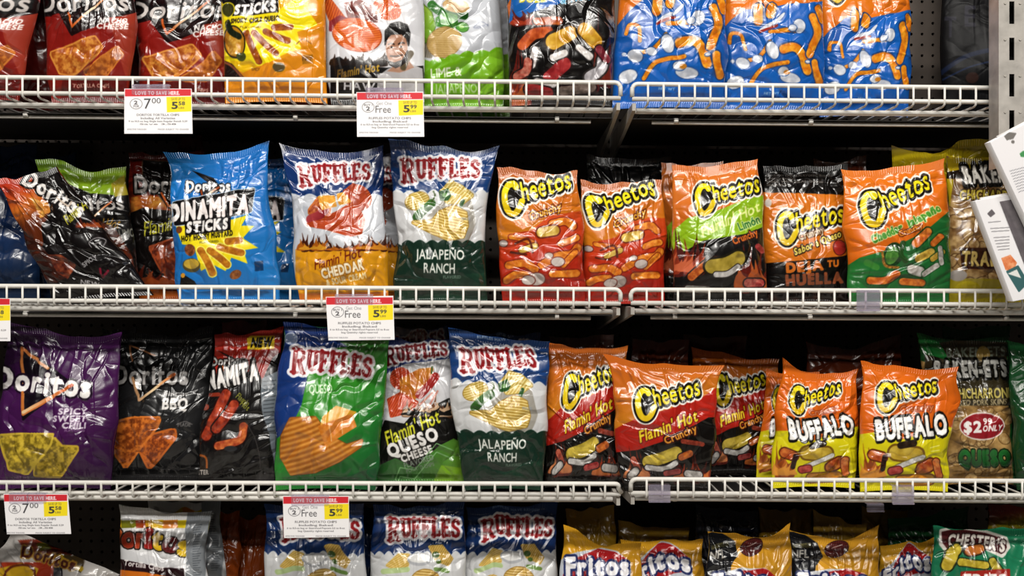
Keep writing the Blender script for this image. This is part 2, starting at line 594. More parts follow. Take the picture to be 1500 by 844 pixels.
def wire_shelf(row, side, label):
    x0, x1, ta, tb, la, lb, lean = SECT[(row, side)]
    o = empty('wire_shelf', P((x0 + x1) / 2, (la + lb) / 2))
    tag(o, label, 'shelf', 'white wire shelves')
    off = o.location.copy()
    R = 0.0043; cr = 0.011
    TL, TR = P(x0, ta, -lean), P(x1, tb, -lean)
    LL, LR = P(x0, la), P(x1, lb)
    # front fence: one bent bar with rounded upper corners, and a straight lower rail
    ux = (TR - TL) / np.linalg.norm(TR - TL)
    dn = (LL - TL) / np.linalg.norm(LL - TL)
    pts = [LL - dn * 0.004 + dn * 0.0]
    pts += [TL + dn * cr + (-dn * math.sin(t) + 0) * 0 + ux * cr * (1 - math.cos(t)) - dn * cr * math.sin(t) for t in np.linspace(0, math.pi / 2, 6)]
    pts += [TR - ux * cr + ux * cr * math.sin(t) + dn * cr * (1 - math.cos(t)) for t in np.linspace(0, math.pi / 2, 6)]
    pts += [LR - dn * .004]
    m = MB(); m.tube([p - np.array(off) for p in pts], R, 10)
    m.build('top_rail', M_WIRE, o, True)
    m = MB(); m.tube([LL - np.array(off), LR - np.array(off)], R, 10)
    m.build('lower_rail', M_WIRE, o, True)
    # bent wires: fence, a short hook under the lower rail, then back to the wall
    n = int(round((x1 - x0) / 23.1))
    for i in range(1, n):
        t = i / n
        a = TL + (TR - TL) * t; b = LL + (LR - LL) * t
        yb = np.array([0, -0.0035, 0])
        q = [a + yb, b + yb, b + yb + np.array([0, .0005, -.006]), b + np.array([0, .003, -DROP + .0005]), b + np.array([0, .009, -DROP]), b + np.array([0, BACK - .015, -DROP])]
        m = MB(); m.tube([p - np.array(off) for p in q], WR, 6)
        m.build('bent_wire', M_WIRE, o, True)
    # cross bars under the grid
    for yy, r, dz in ((.03, .0045, .0075), (.055, .0035, .0062), (.27, .004, .0065)):
        m = MB()
        m.tube([LL + np.array([.012, yy, -DROP - dz]) - np.array(off), LR + np.array([-.012, yy, -DROP - dz]) - np.array(off)], r, 8)
        m.build('cross_bar', M_WIRE if yy < .2 else M_BAR, o, True)
    m = MB(); m.tube([LL + np.array([.05, .085, -DROP - .021]) - np.array(off), LR + np.array([-.05, .085, -DROP - .021]) - np.array(off)], .0042, 8); m.build('tie_rod', M_WIRE, o, True)
    for t in (.08, .3, .62, .93):
        p = LL + (LR - LL) * t + np.array([0, .08, -DROP - .0185]) - np.array(off)
        m = MB(); m.tube([p + np.array([-.004, 0, 0]), p + np.array([.004, 0, 0])], .006, 8); m.build('rod_clip', M_WIRE, o, True)
    m = MB()
    c = [LL + np.array([.008, .075, -DROP - .0145]), LR + np.array([-.008, .075, -DROP - .0145])]
    V = [p + np.array([0, dy, dz]) - np.array(off) for dy in (0, BACK - .083) for dz in (0, -.0015) for p in c]
    m.add(V, [(0, 1, 3, 2), (4, 6, 7, 5), (0, 4, 5, 1), (2, 3, 7, 6), (0, 2, 6, 4), (1, 5, 7, 3)])
    m.build('added_shade_pan', M_SHADE_PAN, o)  # dark sheet added to keep the space under the wires in shade
    # end brackets: flat tapering blades back to the uprights
    for e, s in ((LL, 1), (LR, -1)):
        m = MB()
        x = e[0] + s * .004; z = e[2] - DROP - .003
        w = .0035
        V = []
        for xx in (x - w, x + w):
            V += [(xx, .002, z + .004), (xx, .002, z - .010), (xx, BACK - .01, z - .055), (xx, BACK - .01, z + .004)]
        m.add(V, [(0, 1, 2, 3), (7, 6, 5, 4), (0, 4, 5, 1), (1, 5, 6, 2), (2, 6, 7, 3), (3, 7, 4, 0)])
        m.build('bracket', M_BAR, o, off=off)
    return o


ROWN = {1: 'top', 2: 'second', 3: 'third', 4: 'lowest'}
for row in (1, 2, 3, 4):
    what = {1: 'holding blue puff bags', 2: 'holding green-bottomed jalapeno bag', 3: 'holding yellow buffalo bags', 4: 'under the yellow corn chip bags'}
    wl = {1: 'holding red tortilla chip bags', 2: 'holding blue sticks bag', 3: 'holding purple tortilla chip bag', 4: 'under the white retro bag'}
    wire_shelf(row, 0, 'white wire shelf with fenced front, %s on the left, %s' % (ROWN[row], wl[row]))
    wire_shelf(row, 1, 'white wire shelf with fenced front, %s on the right, %s' % (ROWN[row], what[row]))


# ------------------------------------------------------------------ bags
def worley(x, y, n, rs):
    px = rs.rand(n) * (x.max() - x.min()) + x.min(); py = rs.rand(n) * (y.max() - y.min()) + y.min()
    f1 = np.full(x.shape, 9e9); f2 = f1.copy()
    for a, b in zip(px, py):
        d = (x - a) ** 2 + (y - b) ** 2
        f2 = np.minimum(f2, np.maximum(f1, d)); f1 = np.minimum(f1, d)
    return np.sqrt(f2) - np.sqrt(f1)


def conv_smooth(a, k):
    n = len(a); ker = np.hanning(2 * k + 3)[1:-1]; ker /= ker.sum()
    return np.convolve(np.pad(a, k, mode='edge'), ker, 'valid')[:n]


def bag_shape(sp, NU, NV, wrinkle=True):
    """front surface of a pillow bag: grid of points (row 0 = bottom), plane normal, u, v"""
    q = sp['quad']; y0 = sp['y']; lean = sp.get('lean', .04); yaw = sp.get('yaw', 0.0)
    yl, yr = y0 - yaw / 2, y0 + yaw / 2
    TL = P(q[0], q[1], yl + lean); TR = P(q[2], q[3], yr + lean)
    BR = P(q[4], q[5], yr); BL = P(q[6], q[7], yl)
    if not sp.get('free'):
        fz = floor_z(sp['row'], (q[4] + q[6]) / 2) + 0.0012
        d = fz - min(BR[2], BL[2]); BR[2] += d; BL[2] += d
    u = np.linspace(0, 1, NU)[None, :]; v = np.linspace(0, 1, NV)[:, None]
    B = ((1 - u) * (1 - v))[..., None] * BL + (u * (1 - v))[..., None] * BR + ((1 - u) * v)[..., None] * TL + (u * v)[..., None] * TR
    rs = np.random.RandomState(sp['seed'])
    w = np.linalg.norm(TR - TL) * .5 + np.linalg.norm(BR - BL) * .5; h = np.linalg.norm(TL - BL) * .5 + np.linalg.norm(TR - BR) * .5
    k = PX * (DIST + y0) / DIST
    vv = v[:, 0]; uu = u[0]

    def side(name, t, default):
        o = sp.get(name)
        e = default.copy()
        if o:
            e = e + conv_smooth(np.interp(t, [p[0] for p in o], [p[1] for p in o]), max(2, len(t) // 30)) * k
        return e
    pin = w * .03
    pl = np.interp(vv, [0, .05, .14, .5, .8, .93, 1], [0, .1, -.5, -.7, -.1, .9, 0]) * pin
    pr = np.interp(vv, [0, .05, .14, .5, .8, .93, 1], [0, .1, -.5, -.7, -.1, .9, 0]) * pin
    ks = max(2, NV // 22)
    pl = conv_smooth(pl, ks); pr = conv_smooth(pr, ks)
    wob = lambda t, a, f: a * (np.interp(t, np.linspace(0, 1, f), rs.rand(f) - .5)) * np.sin(math.pi * np.clip(t, 0, 1)) ** .5
    L = side('left', vv, pl + conv_smooth(wob(vv, .012, 8), ks)); Rr = side('right', vv, -pr + conv_smooth(wob(vv, .012, 8), ks))
    T = -side('top', uu, conv_smooth(wob(uu, .016, 7), max(2, NU // 18)) + .007 * np.sin(math.pi * uu)); Bo = side('bottom', uu, .004 * np.sin(math.pi * uu))
    B[..., 0] += (1 - u) * L[:, None] + u * Rr[:, None]
    B[..., 2] += v * T[None] + (1 - v) * np.maximum(Bo, 0)[None]
    ex = (TR - TL) + (BR - BL); ey = (TL - BL) + (TR - BR)
    n = np.cross(ex, ey); n /= np.linalg.norm(n)
    if n[1] > 0: n = -n
    t = sp.get('t', .07)
    U = 2 * u - 1 + 0 * v; Vv = v + 0 * u
    s0, s1 = .035, .05
    q_ = np.clip((Vv - s0) / (1 - s0 - s1), 0, 1)
    prof = np.clip(np.interp(q_, [0, .06, .2, .4, .65, .85, 1], [0, .42, .85, 1, .82, .42, 0]), 0, 1)
    ker = max(2, NV // 14)
    prof = np.apply_along_axis(lambda a: conv_smooth(a, ker), 0, prof) * np.clip(q_ / .04, 0, 1) * np.clip((1 - q_) / .05, 0, 1)
    edge = np.clip(1 - np.abs(U) ** 2.4, 0, 1) ** .6
    D0 = t / 2 * edge * prof + .0012
    if not wrinkle:
        return B, n, D0, U, Vv, w, h
    xm = (U * w / 2) ; ym = Vv * h
    wx = (fbm(xm * 22 + sp['seed'], ym * 22, 2) - .5) * .05; wy = (fbm(xm * 22 + 50, ym * 22 + sp['seed'] * 2, 2) - .5) * .05
    a = rs.rand() * math.pi
    xr = (xm + wx) * math.cos(a) - (ym + wy) * math.sin(a); yr_ = (xm + wx) * math.sin(a) + (ym + wy) * math.cos(a)
    c1 = worley(xr, yr_ * 2.4, 22, rs); c2 = worley(xr * 2.2 + 3, yr_, 70, rs)
    amp = sp.get('amp', 1.0)
    mod = np.clip(fbm(xm * 16 + 3 * sp['seed'], ym * 16, 2) * 2.4 - .75, .08, 1)
    D = .10 * np.minimum(c1, .05) + .065 * np.minimum(c2, .02) * mod
    D = (D - D.mean()) * amp
    # pleats fanning out of the two seals and puckers along the sides
    pl_ = 0
    for i in range(15):
        u0 = rs.uniform(-.95, .95); wd = rs.uniform(.015, .06); am = rs.uniform(-1, 1) * .007; ln = rs.uniform(.08, .38)
        fan = u0 * (1 - .35 * np.clip((1 - Vv) / .3, 0, 1)) + rs.uniform(-.5, .5) * (1 - Vv)
        pl_ = pl_ + am * np.exp(-((U - fan) / wd) ** 2) * np.exp(-(1 - Vv) / ln) * np.clip((1 - Vv) / .06, 0, 1)
        u0 = rs.uniform(-.95, .95); am = rs.uniform(-1, 1) * .004; ln = rs.uniform(.05, .16)
        pl_ = pl_ + am * np.exp(-((U - u0) / wd) ** 2) * np.exp(-Vv / ln) * np.clip(Vv / .05, 0, 1)
    for i in range(12):
        v0 = rs.uniform(.08, .95); wd = rs.uniform(.008, .022); am = rs.uniform(-1, 1) * .0055; sg = 1 if i % 2 else -1
        sl = rs.uniform(-.25, .25)
        pl_ = pl_ + am * np.exp(-((Vv - v0 - sl * (1 - sg * U)) / wd) ** 2) * np.exp(-(1 - sg * U) / rs.uniform(.15, .45)) * np.clip((1 - sg * U) / .05, 0, 1)
    # long diagonal creases running in from the four corners
    for i in range(9):
        cu = rs.choice([-1, 1]); cv = rs.choice([0, 1, 1]); th = rs.uniform(.35, 1.35)
        dx = (cu - U) * cu * w / 2; dy = (Vv if cv == 0 else 1 - Vv) * h
        al = dx * math.cos(th) + dy * math.sin(th); ac = -dx * math.sin(th) + dy * math.cos(th) + rs.uniform(-.01, .01)
        pl_ = pl_ + rs.uniform(-1, 1) * .006 * np.exp(-(ac / rs.uniform(.003, .009)) ** 2) * np.exp(-np.abs(al) / rs.uniform(.05, .14))
    big = (fbm(xm * 11 + 9 + sp['seed'], ym * 9, 2) - .5) * .022 * edge * prof
    inner = np.clip(edge * 2.2, 0, 1) * np.clip(q_ / .05, 0, 1) * np.clip((1 - q_) / .06, 0, 1)
    crimp = .0007 * np.sin(U * w / .0045 * math.pi) * ((Vv > 1 - s1 * .8) | (Vv < s0 * .8)) + .004 * (fbm(U * 4 + sp['seed'], Vv * 3, 2) - .5) * ((Vv > 1 - s1 * 1.6))
    D = D0 + (D + pl_ * amp + big) * inner + crimp
    D = np.maximum(D, .0008)
    return B, n, D, U, Vv, w, h


def project(W):
    d = W[..., 1] + DIST
    return 750 + W[..., 0] / d * FPX, 422 - (W[..., 2] - ZC) / d * FPX


SPECS = []; REFS = {}; DESIGNS = {}; _ART = {}
AU, AV = 230, 330


def art_for(name):
    if name in _ART: return _ART[name]
    fn, sc, ox, oy = DESIGNS[name]
    sp = REFS[name]
    B, n, D, U, V, w, h = bag_shape(sp, AU, AV, False)
    X, Y = project(B + n * D[..., None])
    a = Art((X - ox) * sc, (Y - oy) * sc, 1.0 * sc)
    fn(a)
    _ART[name] = (a.C, a.M)
    return _ART[name]


PARTN = {0: 'pouch', 1: 'top_seal', 2: 'bottom_seal', LOGO: 'logo', FLAVOR: 'flavor_name'}


def build_bag(sp):
    q = sp['quad']
    wpx = max(abs(q[2] - q[0]), abs(q[4] - q[6])); hpx = max(abs(q[7] - q[1]), abs(q[5] - q[3]))
    r = sp.get('res', 1.0)
    NU = int(np.clip(wpx * r * 1.25, 40, 230)); NV = int(np.clip(hpx * r * 1.2, 50, 340))
    B, n, D, U, V, w, h = bag_shape(sp, NU, NV)
    Cc, M = art_for(sp['art'])
    ii = np.linspace(0, AV - 1, NV)[:, None] + np.zeros((1, NU)); jj = np.linspace(0, AU - 1, NU)[None] + np.zeros((NV, 1))
    if sp.get('flip'): jj = AU - 1 - jj
    col = np.stack([bil(Cc[..., k], ii, jj) for k in range(3)], -1)
    col = np.clip(col, 0, 1)
    col = col * np.clip((col @ np.array([.3, .55, .15]))[..., None], .02, 1) ** .2 * (.55 + .45 * col)** .25
    if sp.get('tint'): col = col * np.array(sp['tint'])
    W = B + n * D[..., None]
    # vertex normals
    du = np.gradient(W, axis=1); dv = np.gradient(W, axis=0)
    N = np.cross(du, dv); N /= np.linalg.norm(N, axis=-1, keepdims=True) + 1e-12
    if N[NV // 2, NU // 2] @ n < 0: N = -N
    ci = (ii[:-1, :-1] + ii[1:, 1:]) / 2; cj = (jj[:-1, :-1] + jj[1:, 1:]) / 2
    tags = M[np.round(ci).astype(int), np.round(cj).astype(int)].copy()
    vc = (V[:-1, :-1] + V[1:, 1:]) / 2
    tags[(vc > .96)] = 1; tags[(vc < .028)] = 2
    idx = np.arange(NU * NV).reshape(NV, NU)
    Q = np.stack([idx[:-1, :-1], idx[:-1, 1:], idx[1:, 1:], idx[1:, :-1]], -1)
    base = (W[0].mean(0)); base = np.array([base[0], sp['y'], W[..., 2].min()])
    o = empty(sp['name'], base)
    tag(o, sp['label'], sp['cat'], sp['group'])
    Wf = (W - base).reshape(-1, 3); Nf = N.reshape(-1, 3); Cf = s2l(np.clip(col, 0, 1)).reshape(-1, 3)
    m = sp.get('mat', M_FOIL)
    pouch = None
    for t in (0, 1, 2, LOGO, FLAVOR):
        f = Q[tags == t]
        if len(f) < 30: continue
        vs, inv = np.unique(f, return_inverse=True)
        F = inv.reshape(f.shape)
        v_, n_, c_ = Wf[vs], Nf[vs], Cf[vs]
        if t == 0:
            # the back of the pouch, coarse, in the colour of the front's edge
            bu, bv = 16, 22
            B2, n2, D2, U2, V2, _, _ = bag_shape(sp, bu, bv, False)
            W2 = (B2 - n2 * (D2 * .85)[..., None] - base).reshape(-1, 3)
            i2 = np.arange(bu * bv).reshape(bv, bu)
            F2 = np.stack([i2[:-1, :-1], i2[1:, :-1], i2[1:, 1:], i2[:-1, 1:]], -1).reshape(-1, 4)
            nn = np.cross(np.gradient(W2.reshape(bv, bu, 3), axis=0), np.gradient(W2.reshape(bv, bu, 3), axis=1)).reshape(-1, 3)
            nn /= np.linalg.norm(nn, axis=-1, keepdims=True) + 1e-12
            if nn[len(nn) // 2] @ n > 0: nn = -nn
            bi = np.linspace(0, NV - 1, bv).astype(int)
            bc = s2l(np.clip(np.repeat((col[bi, 2] * .5 + col[bi, -3] * .5)[:, None], bu, 1), 0, 1)).reshape(-1, 3)
            F = np.concatenate([F, F2 + len(v_)]); v_ = np.concatenate([v_, W2]); n_ = np.concatenate([n_, nn]); c_ = np.concatenate([c_, bc])
        ob = mesh_obj(PARTN[t], v_, F.astype(np.int32), m, o, col=c_, smooth=True, normals=n_)
        if t == 0: pouch = ob
        elif t > 2 and pouch: ob.parent = pouch
    return o


def bag(art, row, quad, y, label, name='chip_bag', cat='bag of chips', group=None, ref=False, **k):
    sp = dict(art=art, row=row, quad=quad, y=y, label=label, name=name, cat=cat, group=group, seed=len(SPECS) * 7 + 3, **k)
    SPECS.append(sp)
    if ref or art not in REFS: REFS[art] = sp


def design(name, sc, ox, oy):
    def dec(f): DESIGNS[name] = (f, sc, ox, oy); return f
    return dec


def settle(specs):
    """push each bag back until it clears the bags before it on its shelf, keeping its outline in the photo"""
    for row in (1, 2, 3, 4):
        L = sorted([s for s in specs if s['row'] == row], key=lambda s: s['y'])
        placed = {}
        for sp in L:
            for _ in range(5):
                B, n, D, U, V, w, h = bag_shape(sp, 40, 60)
                mine = {}
                for W in (B + n * (D + .001)[..., None], B - n * (D * .85 + .001)[..., None]):
                    cx = np.round(W[..., 0].ravel() / .009).astype(int); cz = np.round(W[..., 2].ravel() / .012).astype(int)
                    for k, y in zip(zip(cx.tolist(), cz.tolist()), W[..., 1].ravel().tolist()):
                        a = mine.get(k)
                        mine[k] = (min(a[0], y), max(a[1], y)) if a else (y, y)
                sh = max([placed[k] - v[0] for k, v in mine.items() if k in placed] + [-1])
                if sh <= 0: break
                sp['y'] += sh + .0015
            for k, v in mine.items(): placed[k] = max(placed.get(k, -1), v[1])

# ------------------------------------------------------------------ the printing of each kind of bag
# every design is drawn in the pixel units of an enlarged crop: name, enlargement, crop corner x, crop corner y
W_, K_ = 0xeeebe8, 0x151012


@design('nacho', 3.75, 0, 0)
def _(a):
    a.fill(lin(0, -300, 0, 520, 0x7c0f10, 0xa51a16, 0xa92118, 0x9c2418))
    a.poly([(230, -250), (560, -260), (760, 60), (560, 130), (400, 190), (330, 60), (225, 90)], 0x2a0c0d, r=10)
    a.poly([(600, 100), (780, 60), (780, 400), (690, 420)], 0xb5402c)
    a.tx('Doritos', 210, 66, 100, 0xcfc8c4, w=490, ang=-1, b=.02, out=((14, K_),), tg=LOGO)
    tri_mark(a, [(380, 75), (404, 152), (600, -30)], 13)
    a.tx('NACHO', 552, 130, 28, W_, w=145, b=.05, sh=.2, tg=FLAVOR).tx('CHEESE', 538, 162, 28, W_, w=165, b=.05, sh=.2, tg=FLAVOR)
    chip(a, [(470, 395), (640, 262), (668, 300), (575, 412), (500, 420)], 0xa8541c, 0xd88434, 24)
    chip(a, [(282, 290), (522, 212), (556, 262), (470, 350), (402, 408), (336, 398)], 0xb5581a, 0xe39a42, 26)
    a.poly([(350, 420), (700, 420), (690, 560), (330, 560)], 0x7d120f)
    a.tx('TORTILLA CHIPS', 400, 480, 20, 0xd8b8a8, w=200)


@design('dinyellow', 3.75, 300, 0)
def _(a):
    a.fill(lin(90, 100, 700, 320, 0xf1cf1c, 0xf2c416, 0xec9f14, 0xd88410))
    a.poly([(110, 100), (400, 70), (560, -40), (560, 60), (610, 130), (500, 170), (520, 260), (410, 300), (330, 380), (250, 330), (120, 330)], 0xf6e214, r=6)
    a.poly([(210, 400), (330, 350), (480, 300), (700, 200), (720, 600), (90, 600), (90, 330)], 0xe8961a)
    a.poly([(80, -120), (420, -150), (410, -10), (80, 10)], K_); a.tx('DINAMITA', 90, -20, 80, W_, w=320, ang=-4, b=.06, sh=.15, tg=LOGO)
    a.poly([(85, 0), (405, -25), (405, 68), (158, 96)], K_, tg=FLAVOR)
    a.tx('STICKS', 168, 84, 52, W_, w=222, ang=-6, b=.07, sh=.18, tg=FLAVOR)
    a.tx('SMOKY CHILE QUESO', 150, 136, 24, 0x33200c, w=258, ang=-6, b=.06, sh=.15, tg=FLAVOR)
    a.tx('FLAVORED', 200, 160, 10, 0x8a6a14, w=110, ang=-3)
    for p in ([(232, 185), (262, 260), (298, 338)], [(275, 185), (330, 240), (388, 290)], [(335, 172), (400, 200), (455, 220)], [(380, 148), (470, 146)]):
        stick(a, p, 36, 0x9a4314, 0xc8701e, 0xf8e83a)
    a.el(166, 236, 54, 82, 0xc98c1c, -8, out=((8, 0x2b2414),)); a.el(166, 250, 40, 60, mottle(0xc9881c, 0xe8c060, 12))
    a.st([(128, 128), (150, 180), (190, 205)], 34, 0x243018).el(130, 55, 32, 38, 0x4a4a18, out=((6, 0xe0d020),)).el(204, 315, 26, 24, 0x55602c)
    a.poly([(100, 330), (150, 350), (220, 430), (100, 430)], 0x30201c).st([(110, 345), (150, 365), (205, 425)], 12, 0xa05a3c)
    a.el(408, 370, 32, 26, 0x6a5c38, out=((3, 0xc89828),)); a.tx('SPICY', 258, 388, 14, 0x8a5a10, w=44)
    a.st([(500, 240), (540, 212), (585, 240)], 5, 0xa06a14); a.poly([(530, 300), (590, 292), (592, 345), (535, 350)], 0xb87c18).tx('NET', 535, 330, 22, 0x7a4a10, w=50)


def potato_face(a): pass


@design('ruffman', 3.75, 300, 0)
def _(a):
    a.fill(0xd3d3d7)
    a.poly([(600, -600), (1250, -600), (1250, -170), (600, -160)], 0x1d4488)
    slab_logo(a, 690, -180, 1130, -170, 110)
    a.tx('CURLY', 775, 45, 26, 0x7a6a70, w=120)
    a.poly([(640, -10), (690, 0), (745, 70), (775, 110), (705, 150), (680, 90)], ridged(0xc2481a, 0xe87a32, 20, 14), r=8)
    a.poly([(690, 120), (740, 90), (790, 105), (760, 160), (690, 165)], 0xa3303a, r=8)
    a.poly([(770, 20), (850, 0), (930, 40), (940, 110), (800, 120)], mottle(0x6a2a28, 0xa84a38, 18), r=8)
    a.el(1000, 45, 82, 58, ridged(0xd04c16, 0xf08238, 60, 15), 25)
    a.el(835, 186, 132, 90, ridged(0xd85412, 0xf58a34, 84, 12), 8, out=((5, 0xb84a1c),))
    a.poly([(690, 330), (740, 310), (790, 345), (870, 338), (900, 360), (1000, 370), (1200, 360), (1240, 600), (690, 600)], 0x1d1a1b)
    flames(a, 700, 1000, 350, 60, 9, (0x3a2418, 0x2a1c18), 3)
    a.tx("Flamin' Hot", 728, 432, 46, lin(728, 380, 950, 430, 0x7a5a28, 0xd8b038), w=232, ang=-11, b=.04, sh=.25, tg=FLAVOR)
    # printed portrait of a bearded man in a light jersey
    a.poly([(955, 420), (1010, 380), (1060, 365), (1120, 350), (1190, 380), (1205, 600), (950, 600)], 0xb9b6b8, r=6)
    a.poly([(1000, 390), (1085, 330), (1120, 330), (1150, 370), (1070, 400)], 0xb98d74).st([(1130, 290), (1105, 330), (1090, 370)], 34, 0x6a5a3c)
    a.el(1052, 258, 60, 96, 0xb98668).poly([(990, 300), (1002, 332), (1040, 345), (1085, 330), (1112, 275), (1108, 330), (1078, 358), (1048, 370), (1015, 352)], 0x2a1d1a, r=4)
    a.poly([(988, 238), (990, 165), (1020, 128), (1065, 118), (1110, 135), (1126, 180), (1118, 245), (1106, 205), (1080, 180), (1020, 182), (1000, 200)], 0x17110f, r=4)
    a.st([(1006, 238), (1022, 232), (1038, 238)], 7, 0x2a1a16).st([(1062, 236), (1078, 228), (1094, 232)], 7, 0x2a1a16).el(1024, 254, 12, 6, 0xe8dcd4).el(1076, 251, 12, 6, 0xe8dcd4).el(1024, 254, 6, 6, 0x2a2020).el(1076, 251, 6, 6, 0x2a2020)
    a.st([(1048, 252), (1046, 285), (1060, 288)], 5, 0xa87658).st([(1032, 314), (1050, 319), (1072, 311)], 7, 0xe0d0c8).st([(1018, 303), (1050, 305), (1084, 297)], 7, 0x33231e)
    a.tx('HAW', 765, 492, 42, 0xcac8ca, w=170, ang=2, b=.03)


@design('lime', 3.75, 600, 0)
def _(a):
    a.fill(0xc3c6cc)
    a.poly([(0, -600), (560, -600), (560, -60), (480, -30), (0, -40)], 0x1d4488)
    slab_logo(a, 70, -120, 430, -110, 90)
    a.poly([(0, 0), (60, -30), (80, 40), (0, 60)], 0x1d3f80)
    a.el(112, 262, 82, 56, ridged(0x7c7468, 0xa09a8c, 10, 11))
    a.poly([(35, 30), (70, 25), (115, 70), (135, 140), (110, 215), (40, 240)], lin(35, 40, 120, 220, 0xa5c848, 0x76a826), r=6, out=((5, 0x5a8420),))
    a.st([(120, 25), (185, 70), (300, 85)], 46, lin(120, 20, 300, 100, 0x3f8a34, 0x1f641c)).poly([(150, 100), (195, 75), (255, 95), (260, 140), (200, 150), (150, 135)], mottle(0x2c7a24, 0x74b850, 14), r=8)
    a.el(255, 35, 75, 38, mottle(0xb08850, 0xd8b880, 18), 10).el(290, 150, 33, 27, 0x5aa33a, out=((4, 0x356c22),)).el(285, 145, 14, 10, 0xa8d080)
    a.el(192, 232, 95, 82, ridged(0xb08a48, 0xdcc084, 95, 10), -10, out=((4, 0xa88448),))
    a.tx('MADE WITH', 355, 160, 14, 0x8088a0, w=80, ang=-10).st([(350, 150), (390, 120), (430, 140)], 4, 0x8088a0)
    a.poly(wavy(30, 350, 520, 270, 6, 14, 380), 0x78b814)
    a.poly([(370, 330), (520, 260), (520, 600), (400, 600)], 0x86bf28)
    a.poly([(60, 440), (130, 470), (240, 520), (500, 480), (520, 600), (60, 600)], mottle(0x6aa818, 0x8cc830, 40))
    a.tx('LIME &', 118, 428, 50, 0xe4ecd8, w=168, ang=-3, b=.02, tg=FLAVOR).tx('JALAPEÑO', 140, 515, 50, 0xb8d898, w=230, ang=-2, b=.02, tg=FLAVOR)
    a.poly([(380, 520), (450, 480), (530, 490), (530, 600), (390, 600)], mottle(0x58901c, 0x9cd040, 30))


@design('flamblack', 3.75, 600, 0)
def _(a):
    a.fill(0x15100f)
    a.poly([(530, -500), (1120, -500), (1100, -80), (900, -20), (820, 20), (700, 60), (545, 130)], lin(545, -400, 700, 60, 0xd06a18, 0x1c6ec4, 0x1c72c8))
    cheesy_logo(a, 590, -180, 470, -8)
    a.poly([(535, 30), (560, -20), (548, 110)], 0xd8701c)
    a.tx('BOLD', 605, 18, 40, 0xd8c81c, w=150, ang=-4, b=.06, sh=.2, tg=FLAVOR).tx('& HOT', 830, 20, 44, 0x6fb8d8, w=170, ang=-6, b=.04, sh=.2, tg=FLAVOR)
    flames(a, 540, 760, 130, 70, 4, (0x7c2013, 0xb84020), 2)
    flames(a, 545, 640, 560, 320, 3, (0x7a2016, 0xa03a1c, 0xc06024), 5)
    flames(a, 1020, 1110, 430, 330, 3, (0x60181a, 0x8c2c1e), 8)
    # corn snacks tumbling in the dark
    stick(a, [(620, 250), (680, 190), (760, 170)], 56, 0xc04a18, 0xe8763a, 0x2a1512)
    stick(a, [(790, 225), (880, 180)], 84, 0xc88f1c, 0xe8bc48, 0x3a2412); stick(a, [(960, 160), (1020, 230)], 74, 0xc88f1c, 0xe8bc48, 0x3a2412)
    stick(a, [(700, 120), (820, 110)], 44, 0xb04a1c, 0xe08038, 0x2a1512)
    stick(a, [(770, 420), (850, 350)], 74, 0xa01c24, 0xcc4444, 0x2a1112)
    stick(a, [(690, 270), (672, 360)], 38, 0xb8b0ae, 0xe2dedc, 0x3a3432); stick(a, [(700, 450), (790, 460)], 38, 0xb8b0ae, 0xe2dedc, 0x3a3432)
    stick(a, [(790, 310), (850, 290)], 40, 0xc8c0bc, 0xeceae8, 0x3a3432); stick(a, [(930, 260), (990, 310)], 36, 0xc8c0bc, 0xeceae8, 0x3a3432)
    stick(a, [(990, 420), (1050, 380), (1060, 330)], 60, 0xa8a4a8, 0xd4d0d4, 0x3a3432)
    stick(a, [(1040, 270), (1085, 330)], 40, 0x801828, 0xa83848, 0x2a1112)
    stick(a, [(590, 420), (640, 390), (650, 340)], 46, 0xa8382a, 0xd88c78, 0x2a1112)
    stick(a, [(660, 490), (760, 510)], 60, 0xa01c24, 0xcc4444, 0x2a1112); stick(a, [(840, 500), (1000, 480)], 50, 0x6a5a50, 0x9a8a80, 0x2a1112)


@design('puffs', 3.75, 850, 0)
def _(a):
    a.fill(lin(180, 0, 800, 400, 0x1560b8, 0x1a74d6, 0x1668c4))
    a.poly([(170, -500), (900, -500), (860, -60), (480, -20), (350, -5), (270, 60), (196, 150)], lin(200, -300, 300, 120, 0xf0941c, 0xe5761a))
    cheesy_logo(a, 260, -160, 470, -8)
    rim = 0x1a4a8c
    for p, w in (([(545, 235), (610, 222), (660, 255), (695, 350)], 52), ([(735, 40), (758, 130), (735, 200), (715, 255)], 48), ([(745, 305), (748, 350), (768, 415)], 42),
                 ([(500, -20), (490, 20)], 50), ([(420, 60), (425, -20)], 52), ([(770, -10), (790, 60)], 40), ([(250, 190), (270, 140), (320, 150), (325, 230)], 20),
                 ([(310, 300), (400, 270), (470, 190)], 22), ([(350, 430), (420, 340), (570, 310)], 24), ([(480, 130), (570, 120), (650, 125)], 24)):
        stick(a, p, w, 0xe07a10, 0xf9ae2c, rim)
    for x, y, rx, ry, g in ((480, 240, 34, 52, -15), (300, 310, 42, 30, 20), (262, 420, 52, 36, -20), (390, 285, 30, 22, 0), (585, 400, 62, 30, 8), (545, 360, 34, 26, 0), (650, 95, 34, 40, 15), (610, 110, 22, 18, 0), (470, 95, 60, 14, -30), (540, 50, 44, 10, -45), (240, 300, 12, 10, 0), (700, 300, 14, 8, 0)):
        a.el(x, y, rx, ry, mottle(0xb4bac8, 0xe2e3e6, 30), g, out=((5, 0x2458a0),))
    a.st([(425, 128), (480, 105), (520, 92)], 16, 0xb03428).el(565, 365, 20, 14, 0xd08a28)
    a.tx('NET WT', 430, 495, 14, 0xb8d0e8, w=90)


